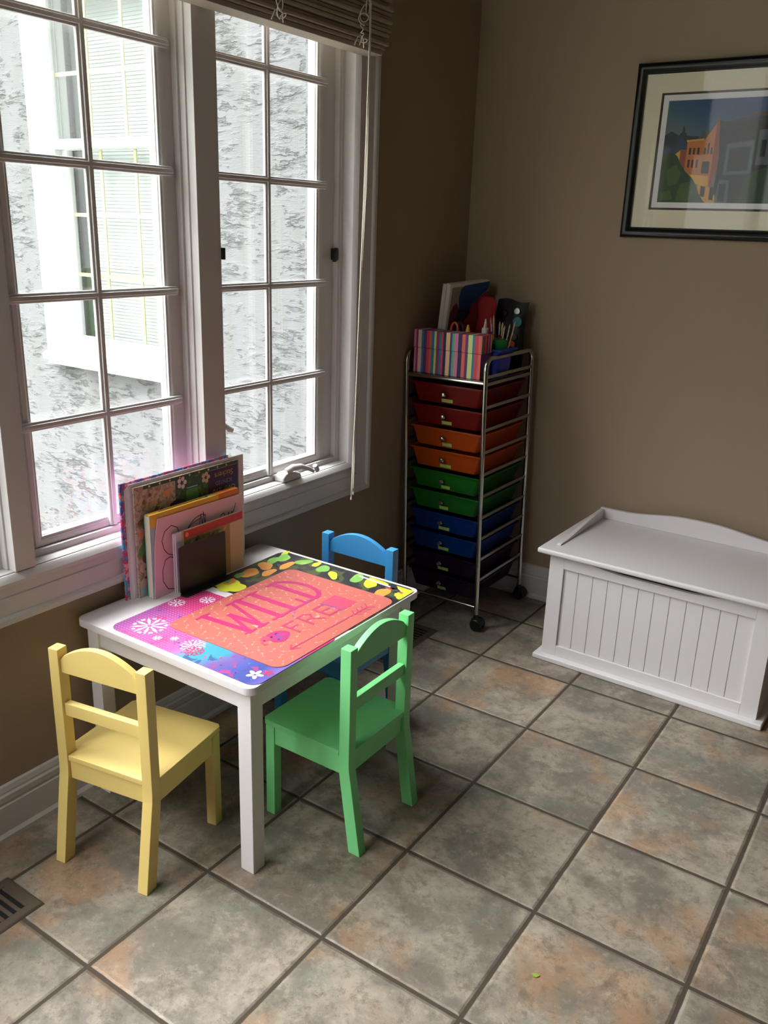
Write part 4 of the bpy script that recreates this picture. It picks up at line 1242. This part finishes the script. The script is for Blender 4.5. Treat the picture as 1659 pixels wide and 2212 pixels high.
# black zip bag
bm_ = MB()
n, mrows = 12, 10
pv = []
for sgn in (-1, 1):
    g = []
    for j in range(mrows + 1):
        row = []
        for i in range(n + 1):
            u, v = i / n, j / mrows
            th = 0.020 * (sin(pi * u) ** .6) * (sin(pi * v) ** .6) + 0.001
            row.append(bm_.bm.verts.new((-0.062 + 0.124 * u + 0.004 * sin(v * 7), sgn * th + 0.003 * sin(u * 9 + v * 5) , 0.248 * v + 0.006 * sin(u * 6))))
        g.append(row)
    pv.append(g)
for s_, g in enumerate(pv):
    for j in range(mrows):
        for i in range(n):
            q = (g[j][i], g[j][i + 1], g[j + 1][i + 1], g[j + 1][i])
            bm_.bm.faces.new(q if s_ == 0 else q[::-1])
A, B = pv
bord = [(0, i) for i in range(n)] + [(j, n) for j in range(mrows)] + [(mrows, i) for i in range(n, 0, -1)] + [(j, 0) for j in range(mrows, 0, -1)]
for k in range(len(bord)):
    (j0, i0), (j1, i1) = bord[k], bord[(k + 1) % len(bord)]
    bm_.bm.faces.new((A[j0][i0], B[j0][i0], B[j1][i1], A[j1][i1]))
bag = thing('zip_bag', 'black vinyl bag with coloured round prints leaning on the back wall', 'bag', (0.240, -0.086, SH))
bag.rotation_euler = (radians(-6), 0, 0)
bm_.build('bag_body', M['bagblack'], bag)
for (u, v, r_, c_) in ((0.030, .210, .012, 'silver'), (0.036, .172, .018, 'teal'), (0.028, .118, .014, 'ventbrown'), (0.024, .090, .013, 'sorange'), (-0.02, .20, .010, 'purplecard')):
    MB().lathe([(0, 0), (r_, 0), (r_ * .9, .0015), (0, .002)], (0, 0, 0), 18, xf=Matrix.Translation((u, -0.0225, v)) @ Matrix.Rotation(radians(90), 4, 'X')).build('round_print', M[c_], bag)
# blue bin
def open_box(x0, x1, y0, y1, h, taper, t, m, name, parent, lip=0.014):
    bb = MB()
    def ring(i, z, r=0.012): return [(p[0], p[1], z) for p in rrect(x0 + i, x1 - i, y0 + i, y1 - i, r, 4)]
    seq = [ring(taper + t, t), ring(t, h), ring(-lip, h), ring(-lip, h - 0.006), ring(0, h - 0.006), ring(taper, 0)]
    rs = [[bb.bm.verts.new(p) for p in q] for q in seq]
    nn = len(rs[0])
    bb.bm.faces.new(rs[0])
    for A_, B_2 in zip(rs, rs[1:]):
        for k in range(nn): bb.bm.faces.new((A_[k], A_[(k + 1) % nn], B_2[(k + 1) % nn], B_2[k]))
    bb.bm.faces.new(rs[-1][::-1])
    bmesh.ops.recalc_face_normals(bb.bm, faces=bb.bm.faces[:])
    return bb.build(name, m, parent)
bn = thing('plastic_bin', 'blue plastic bin behind the striped box holding art supplies', 'bin', (0.272, -0.262, SH))
open_box(-0.056, 0.056, -0.054, 0.050, 0.098, 0.006, 0.002, M['bluebin'], 'bin_body', bn)
SB = SH + 0.0022
# green cup with brushes
cup = tag(MB().lathe([(0, 0), (0.030, 0), (0.036, 0.125), (0.0335, 0.125), (0.028, 0.003), (0, 0.003)], (0, 0, 0), 26).build('brush_cup', M['greencup'], loc=(0.289, -0.262, SB)),
          'green plastic cup of paint brushes standing in the blue bin', 'cup')
bcols = [((188, 62, 50), 'red'), ((206, 140, 60), 'tan'), ((160, 40, 60), 'crimson'), ((210, 54, 80), 'pink'), ((170, 40, 40), 'maroon'), ((40, 140, 70), 'green'), ((228, 190, 80), 'yellow'), ((190, 170, 90), 'olive'), ((40, 80, 130), 'blue'), ((206, 120, 130), 'rose')]
tips = [(-0.042, .196, 8), (-0.020, .206, 9), (-0.014, .190, 1), (0.000, .186, 2), (0.006, .182, 3), (0.018, .184, 4), (0.030, .175, 5), (0.040, .180, 6), (0.055, .188, 7), (-0.050, .175, 0)]
for i, (dx, zt, ci) in enumerate(tips):
    o = thing('paint_brush', bcols[ci][1] + ' handled paint brush standing in the green cup', 'paint brush', (0.289, -0.262, SB), 0, 'paint brushes in the green cup')
    yy = (0.014, -0.006, -0.015, 0.005)[i % 4]
    p0 = Vector((dx * 0.30, yy * 0.8, 0.006)); p1 = Vector((dx, yy, zt))
    d = p1 - p0
    key = 'brush_' + bcols[ci][1]
    M[key] = M.get(key) or mat(key + '_paint', bcols[ci][0], 0.4)
    rr = 0.0045 if ci == 5 else 0.0026
    MB().tube([p0, p0 + d * .45, p0 + d * .74], [rr * .7, rr, rr * .8], 8).build('handle', M[key], o)
    MB().tube([p0 + d * .74, p0 + d * .88], [0.0027, 0.003], 8).build('ferrule', M['silver'], o)
    MB().tube([p0 + d * .88, p0 + d * .94, p1], [0.003, 0.0034, 0.0008], 8).build('bristles', M['kraft'], o)
g = thing('glue_bottle', 'white glue bottle with pointed nozzle behind the striped box', 'glue bottle', (0.237, -0.264, SB))
MB().lathe([(0, 0), (.015, .001), (.016, .006), (.016, .125), (.011, .138), (0, .138)], (0, 0, 0), 20).build('bottle_body', M['glue'], g)
MB().lathe([(0, .1382), (.0120, .1382), (.0120, .158), (.007, .161), (.0055, .168), (.0025, .190), (0, .191)], (0, 0, 0), 18).build('nozzle_cap', M['glue'], g)
y_ = thing('paint_bottle', 'small red bottle with yellow nozzle behind the striped box', 'paint bottle', (0.190, -0.305, SH + 0.0002))
MB().lathe([(0, 0), (.016, .001), (.016, .115), (.012, .132), (0, .132)], (0, 0, 0), 18).build('bottle_body', M['pred'], y_)
MB().lathe([(0, .1322), (.010, .1322), (.009, .146), (.003, .170), (0, .171)], (0, 0, 0), 16).build('nozzle_cap', M['syellow'], y_)
s_ = thing('scissors', 'scissors with orange handle loop standing behind the striped box', 'scissors', (0.140, -0.312, SH + 0.0002))
for dx, mm_ in ((0.0, 'sorange'), (0.020, 'pnavy')):
    MB().tube([(dx + 0.0135 * cos(2 * pi * k / 20), 0.004 * sin(dx * 90), 0.150 + 0.024 * sin(2 * pi * k / 20)) for k in range(20)], 0.0042, 8, closed=True).build('handle_loop', M[mm_], s_)
MB().prism([(-.002, .126), (.008, .126), (.013, .002), (.011, .0)], 'y', -.001, .001).prism([(.012, .126), (.022, .126), (.011, .0), (.009, .002)], 'y', .0011, .003).build('blade', M['silver'], s_)

# ================================================================== TOY CHEST
tc_ = thing('toy_chest', 'white beadboard wooden toy chest with scalloped back on the right', 'toy chest', (1.003, -0.26, 0), radians(-0.9))
def cx(v): return v - 1.003
def cy_(v): return v + 0.26
BX0, BX1, BF, BB = 0.646, 1.361, -0.466, -0.030
MB().box(cx(0.624), cx(1.383), cy_(-0.490), cy_(-0.024), 0, 0.019, bev=0.004, seg=3).build('base_board', M['white2'], tc_)
sw = 0.051
for x0 in (BX0, BX1 - sw):
    MB().box(cx(x0), cx(x0 + sw), cy_(BF), cy_(BF + 0.018), 0.0192, 0.386, bev=0.0012).build('front_stile', M['white2'], tc_)
poly = [(cx(BX0 + sw), 0.342), (cx(BX1 - sw), 0.342), (cx(BX1 - sw), 0.386)]
x0, x1 = cx(0.768), cx(1.236)
for k in range(25):
    t = k / 24
    x = x1 + (x0 - x1) * t
    dip = 0.017 * min(1.0, math.sin(pi * t) ** 0.7 * 1.25)
    poly.append((x, 0.386 - dip))
poly.append((cx(BX0 + sw), 0.386))
MB().prism(poly, 'y', cy_(BF), cy_(BF + 0.018), bev=0.0008).build('top_front_rail', M['white2'], tc_)
MB().box(cx(BX0 + sw), cx(BX1 - sw), cy_(BF), cy_(BF + 0.018), 0.0192, 0.058, bev=0.0012).build('bottom_front_rail', M['white2'], tc_)
b = MB()
px0, px1 = BX0 + sw, BX1 - sw
nb = 12; bw = (px1 - px0) / nb
for k in range(nb):
    b.box(cx(px0 + k * bw + 0.0012), cx(px0 + (k + 1) * bw - 0.0012), cy_(BF + 0.007), cy_(BF + 0.014), 0.0582, 0.3418, bev=0.0012)
b.box(cx(px0), cx(px1), cy_(BF + 0.0105), cy_(BF + 0.0165), 0.0582, 0.3418)
b.build('beadboard_panel', M['white2'], tc_)
for x0 in (BX0, BX1 - 0.016):
    MB().box(cx(x0), cx(x0 + 0.016), cy_(BF + 0.0182), cy_(BB), 0.0192, 0.386, bev=0.001).build('side_panel', M['white2'], tc_)
MB().box(cx(BX0 + 0.0165), cx(BX1 - 0.0165), cy_(BB - 0.012), cy_(BB), 0.0192, 0.386).build('back_panel', M['white2'], tc_)
lid = MB().box(cx(0.606), cx(1.401), cy_(-0.490), cy_(-0.022), 0.387, 0.406, bev=0.0065, seg=3).build('lid', M['white2'], tc_)
poly = [(cx(0.648), 0.4062), (cx(1.360), 0.4062)]
for k in range(33):
    t = k / 32
    x = 1.360 + (0.648 - 1.360) * t
    s2 = min(1, max(0, (0.5 - abs(t - 0.5)) / 0.5))
    hh = 0.446 + 0.024 * (0.5 - 0.5 * cos(pi * min(1, max(0, (s2 - 0.22) / 0.70))))
    poly.append((cx(x), hh))
MB().prism(poly, 'y', cy_(-0.046), cy_(-0.031), bev=0.002).build('back_rail', M['white2'], lid)
prof = [(cy_(-0.046), 0.4062), (cy_(-0.046), 0.443)]
for k in range(17):
    t = k / 16
    yv = -0.060 + (-0.412 + 0.060) * t
    prof.append((cy_(yv), 0.4062 + 0.006 + 0.030 * (1 - (3 * t * t - 2 * t ** 3)) ))
prof += [(cy_(-0.424), 0.4062 + 0.004), (cy_(-0.426), 0.4062)]
for x0 in (0.648, 1.345):
    MB().prism(prof, 'x', cx(x0), cx(x0 + 0.015), bev=0.002).build('side_rail', M['white2'], lid)

# ================================================================== WALL PICTURE
PX0, PX1, PZ0, PZ1 = 0.598, 1.430, 1.402, 1.936
pf = thing('framed_picture', 'black framed townscape picture with cream mat on the back wall', 'picture', ((PX0 + PX1) / 2, -0.001, (PZ0 + PZ1) / 2))
hw, hh = (PX1 - PX0) / 2, (PZ1 - PZ0) / 2
fq = lambda a, bb, d: (a, -d, bb)
MB().sweep((-hw + .032, hw - .032, -hh + .032, hh - .032), [(0, 0.006), (0, 0.014), (0.005, 0.016), (0.010, 0.022), (0.018, 0.026), (0.026, 0.024), (0.030, 0.019), (0.032, 0.012), (0.032, 0.0)], fq).build('frame', M['blackframe'], pf, sharp=50)
MB().box(-hw + .028, hw - .028, -0.006, -0.003, -hh + .028, hh - .028).build('backing', M['dark'], pf, flat_shade=True)
iw, ih = hw - 0.086, hh - 0.090   # opening of the outer mat
b = MB()
b.sweep((-iw, iw, -ih, ih), [(-0.0005, 0.0066), (0, 0.0085), (hw - .030 - iw, 0.0085)], fq, M['matboard'])
b.build('outer_mat', None, pf, flat_shade=True)
b = MB()
b.sweep((-iw + .005, iw - .005, -ih + .005, ih - .005), [(-0.004, 0.0068), (0.006, 0.0068)], fq, M['matline'])
b.build('mat_core_line', None, pf, flat_shade=True)
jw, jh = iw - 0.025, ih - 0.024
b = MB()
b.sweep((-jw, jw, -jh, jh), [(0, 0.0064), (0, 0.0072), (0.017, 0.0072)], fq, M['paper'])
b.build('inner_mat', None, pf, flat_shade=True)
# the printed townscape, flat polygons in the picture's own plane
def pmat(n_, rgb): return mat('print_' + n_, rgb, 0.6, vary=0.12, vscale=60)
def sky_print():
    m = bpy.data.materials.new('print_sky'); m.use_nodes = True; nt = m.node_tree
    b_ = nt.nodes['Principled BSDF']; t = N(nt, 'ShaderNodeTexCoord'); sp = N(nt, 'ShaderNodeSeparateXYZ'); nt.links.new(t.outputs['Object'], sp.inputs[0])
    k = math_node(nt, 'ADD', math_node(nt, 'MULTIPLY', sp.outputs['X'], 0.55), sp.outputs['Z'])
    r = N(nt, 'ShaderNodeValToRGB'); e = r.color_ramp.elements
    e[0].position = 0.0; e[0].color = lin((112, 124, 118)); e[1].position = 1.0; e[1].color = lin((22, 66, 118))
    q = e.new(.5); q.color = lin((66, 96, 122))
    nt.links.new(smooth(nt, k, -0.16, 0.10), r.inputs[0]); nt.links.new(r.outputs[0], b_.inputs['Base Color']); b_.inputs['Roughness'].default_value = 0.6
    return m
S0 = (-jw, 0, -jh)
fpz = ((-jw, -0.0063, -jh), (1, 0, 0), (0, 0, 1), (0, -1, 0))
pw, ph = 2 * jw, 2 * jh
pr = MB().box(-jw - .003, jw + .003, -0.0063, -0.0061, -jh - .003, jh + .003).build('print_sheet', sky_print(), pf, flat_shade=True)
k_ = ph / 0.315
def sc(P): return [(x * k_, y * k_) for x, y in P]
b = MB()
hill, blue_, brick, brick2, roofg, dark1, dark2, green1, green2, trimc, awn, wnd, grey1 = [pmat(*a) for a in (('hill', (48, 62, 70)), ('blue_roof', (52, 70, 100)), ('brick', (196, 120, 62)), ('brick_red', (150, 74, 48)), ('roof_grey', (92, 92, 86)), ('dark_front', (34, 30, 36)),
    ('dark_roof', (66, 50, 44)), ('tree_dark', (40, 70, 36)), ('tree_light', (66, 98, 46)), ('cream_trim', (214, 160, 70)), ('awning', (226, 166, 60)), ('window_dark', (62, 40, 34)), ('grey_front', (88, 96, 104)))]
def F(polys, m_, l): b.flat([sc(q) for q in polys], fpz, l * 0.00002 + 0.00005, m_)
F([[(0, .14), (0, .21), (.02, .222), (.045, .21), (.07, .208), (.10, .205), (.20, .20), (.20, .10), (0, .10)]], hill, 1)
F([[(.05, .205), (.05, .215), (.056, .218), (.058, .236), (.062, .238), (.065, .218), (.071, .215), (.071, .205)]], hill, 2)
F([[(0, .165), (.03, .175), (.06, .205), (.085, .17), (.11, .165), (.11, .12), (0, .12)]], blue_, 3)
F([[(.055, .165), (.08, .165), (.08, .09), (.055, .10)]], brick2, 4)
F([[(.04, .150), (.058, .163), (.058, .120), (.04, .135)]], awn, 5)
F([[(.078, .188), (.078, .075), (.13, .055), (.13, .190)]], brick, 6)
F([[(.10, .19), (.125, .215), (.155, .222), (.15, .19)]], roofg, 5)
F([[(.138, .215), (.138, .225), (.144, .225), (.144, .215)]], hill, 6)
F([[(.076, .188), (.131, .191), (.131, .198), (.074, .194)]], trimc, 7)
F([[(.13, .190), (.13, .045), (.165, .035), (.165, .245), (.160, .235)]], brick, 8)
F([[(.165, .253), (.172, .262), (.18, .25), (.19, .12), (.165, .03)]], brick2, 8)
for zz, h_ in ((.150, .020), (.110, .024)):
    for xx in (.086, .099, .113):
        F([[(xx, zz), (xx + .007, zz - .001), (xx + .007, zz + h_), (xx, zz + h_)]], wnd, 9)
for xx, h_ in ((.135, .020), (.145, .034), (.156, .020)):
    F([[(xx, .150), (xx + .006, .149), (xx + .006, .150 + h_), (xx, .150 + h_)]], wnd, 9)
F([[(.134, .092), (.158, .090), (.158, .128), (.134, .128)]], wnd, 9)
F([[(.172, .255), (.20, .242), (.26, .25), (.30, .262), (.36, .26), (.42, .24), (.42, .0), (.18, .0), (.185, .14)]], dark1, 9)
F([[(.185, .244), (.24, .238), (.28, .262), (.34, .258), (.42, .235), (.42, .245), (.34, .272), (.28, .274), (.24, .256)]], dark2, 10)
F([[(.205, .18), (.29, .19), (.29, .09), (.205, .085)]], grey1, 10)
F([[(.215, .165), (.28, .172), (.28, .10), (.215, .095)]], dark1, 11)
F([[(.30, .22), (.42, .225), (.42, .12), (.30, .115)]], grey1, 10)
for xx in (.31, .335, .36, .385): F([[(xx, .14), (xx + .016, .14), (xx + .016, .19), (xx, .19)]], dark1, 11)
F([[(.095, .088), (.16, .083), (.162, .055), (.15, .05), (.12, .06), (.10, .075)]], awn, 12)
F([[(.13, .055), (.165, .05), (.19, .02), (.19, .0), (.12, .0)]], trimc, 10)
F([[(.14, .02), (.155, .018), (.155, .055), (.147, .06), (.14, .055)], [(.170, .01), (.184, .008), (.184, .045), (.176, .05), (.170, .045)]], wnd, 11)
F([[(.19, .0), (.23, .0), (.228, .07), (.195, .072)]], grey1, 12)
F([[(.198, .005), (.22, .005), (.22, .06), (.198, .06)]], dark1, 13)
F([[(0, .15), (.03, .160), (.05, .145), (.065, .12), (.085, .095), (.11, .075), (.125, .05), (.135, .03), (.15, .01), (.16, 0), (0, 0)]], green1, 14)
F([[(.02, .10), (.05, .12), (.07, .09), (.06, .06), (.03, .05)], [(.07, .06), (.10, .065), (.12, .03), (.10, .005), (.06, .005)], [(.01, .03), (.04, .04), (.05, .01), (.01, .005)]], green2, 15)
F([[(.26, .0), (.28, .09), (.34, .11), (.42, .10), (.42, 0)]], green1, 14)
F([[(.42, 0), (.42, .25), (.50, .24), (pw / k_, .20), (pw / k_, 0)]], brick2, 7)
F([[(.50, 0), (.50, .12), (.56, .14), (pw / k_, .12), (pw / k_, 0)]], green1, 14)
b.build('printed_townscape', None, pr, flat_shade=True)
MB().box(-hw + .033, hw - .033, -0.0110, -0.0095, -hh + .033, hh - .033).build('glazing', M['pglass'], pf, flat_shade=True)

# ================================================================== WINDOW BLIND
bl = thing('window_blind', 'raised woven slat blind bunched along the window top', 'blind', (0.0, -1.69, 1.885))
BY0, BY1 = -1.06, 0.985
b = MB()
z = 0.010
k = 0
while z < 0.30:
    t = 0.0095
    out = 0.088 + 0.006 * sin(k * 2.3) + 0.010 * min(1, z / 0.06)
    e = BY1 - 0.02 + 0.018 * min(1, z / 0.06) + 0.005 * sin(k * 1.7)
    b.box(0.030, out, BY0, e, z, z + t, bev=0.0025)
    z += t + 0.0016
    k += 1
b.build('slat_bundle', M['blind'], bl)
MB().box(0.028, 0.086, BY0, BY1 - 0.025, -0.004, 0.0095, bev=0.003).build('bottom_rail', M['blindrail'], bl)
MB().box(0.028, 0.07, BY0, BY1, 0.302, 0.345, bev=0.003).build('head_rail', M['blindrail'], bl)
def curl(y, seed):
    r2 = random.Random(seed)
    pts = []
    for k in range(130):
        t = k / 129
        a = t * 2 * pi * 7.5
        rr = 0.010 + 0.008 * sin(t * 9 + seed)
        pts.append((0.108 + 0.006 * sin(a * 1.3), y + rr * cos(a) + 0.012 * sin(t * 7) - 0.018 * t, 0.150 - 0.150 * t + rr * sin(a)))
    return pts
for y, sd in ((0.50, 1), (0.845, 4)):
    MB().tube(curl(y, sd), 0.0013, 6).build('coiled_cord', M['cord'], bl)
for y in (0.485, 0.83, 0.185):
    MB().tube([(0.094, y - 0.022, -0.002), (0.098, y - 0.014, 0.018), (0.099, y, 0.026), (0.098, y + 0.014, 0.018), (0.094, y + 0.022, -0.002)], 0.0016, 6).build('cord_loop', M['cord'], bl)
lc = MB()
z0 = 1.885
for k, (dy, zb_) in enumerate(((0, 0.555), (0.005, 0.585), (0.010, 0.570))):
    pts = [(0.104, 0.862 + dy * 0.4, 0.30), (0.104, 0.865 + dy * .5, 0.0), (0.096, 0.868 + dy * (1.2 if k else 1), -0.35), (0.085, 0.870 + dy * .5, -0.75), (0.078, 0.872 + dy * 0.3, -1.05), (0.076, 0.871 + dy * 1.0 - .004, -1.20), (0.074, 0.869 + dy * 1.1 - .003, zb_ - z0)]
    lc.tube(pts, 0.0016, 6)
lc.build('lift_cord', M['cord'], bl)
for k, (dy, zb_) in enumerate(((0, 0.555), (0.005, 0.585), (0.010, 0.570))):
    MB().lathe([(0, .004), (.002, .003), (.0035, -.004), (.003, -.008), (0, -.009)], (0.074, 0.869 + dy * 1.1 - .003, zb_ - z0), 10).build('cord_tassel', M['cord'], bl)
# small screw on the casing
tag(MB().box(0.0165, 0.0205, -0.714, -0.711, 1.276, 1.286, bev=0.0008).build('cord_hook', M['ventbrown']), 'tiny metal cord hook on the right window casing', 'hook')

# ================================================================== FLOOR REGISTERS
def register(label, x0, x1, y0, y1):
    o = thing('floor_register', label, 'floor vent', ((x0 + x1) / 2, (y0 + y1) / 2, 0.0002), 0, 'floor vents along the window wall')
    w, l = (x1 - x0) / 2, (y1 - y0) / 2
    b = MB()
    fz = lambda a, bb, d: (a, bb, d)
    b.sweep((-w + .024, w - .024, -l + .026, l - .026), [(0, 0.0), (0, 0.004), (0.016, 0.005), (0.022, 0.0035), (0.024, 0.0)], fz)
    b.build('rim', M['ventbrown'], o, sharp=50)
    b = MB()
    y = -l + .026
    while y < l - .03:
        b.box(-w + .0245, w - .0245, y + 0.0075, y + 0.0165, 0.0008, 0.0040, bev=0.001)
        y += 0.0185
    b.build('louvre_grille', M['ventbrown'], o)
    MB().box(-w + .022, w - .022, -l + .024, l - .024, 0.0, 0.0005).build('duct_shade', M['dark'], o, flat_shade=True)  # dark sheet below the louvres, coloured as the shade inside the duct
register('brown metal floor vent beside the yellow chair', 0.128, 0.262, -2.52, -2.176)
register('brown metal floor vent behind the green chair by the cart', 0.122, 0.256, -0.853, -0.509)
tag(MB().prism(ell(0, 0, 0.008, 0.005, .4, 9, .2), 'z', 0.0004, 0.002).build('paper_scrap', M['greentint'], loc=(1.206, -1.725, 0)), 'tiny lime green scrap on the floor tiles', 'scrap')
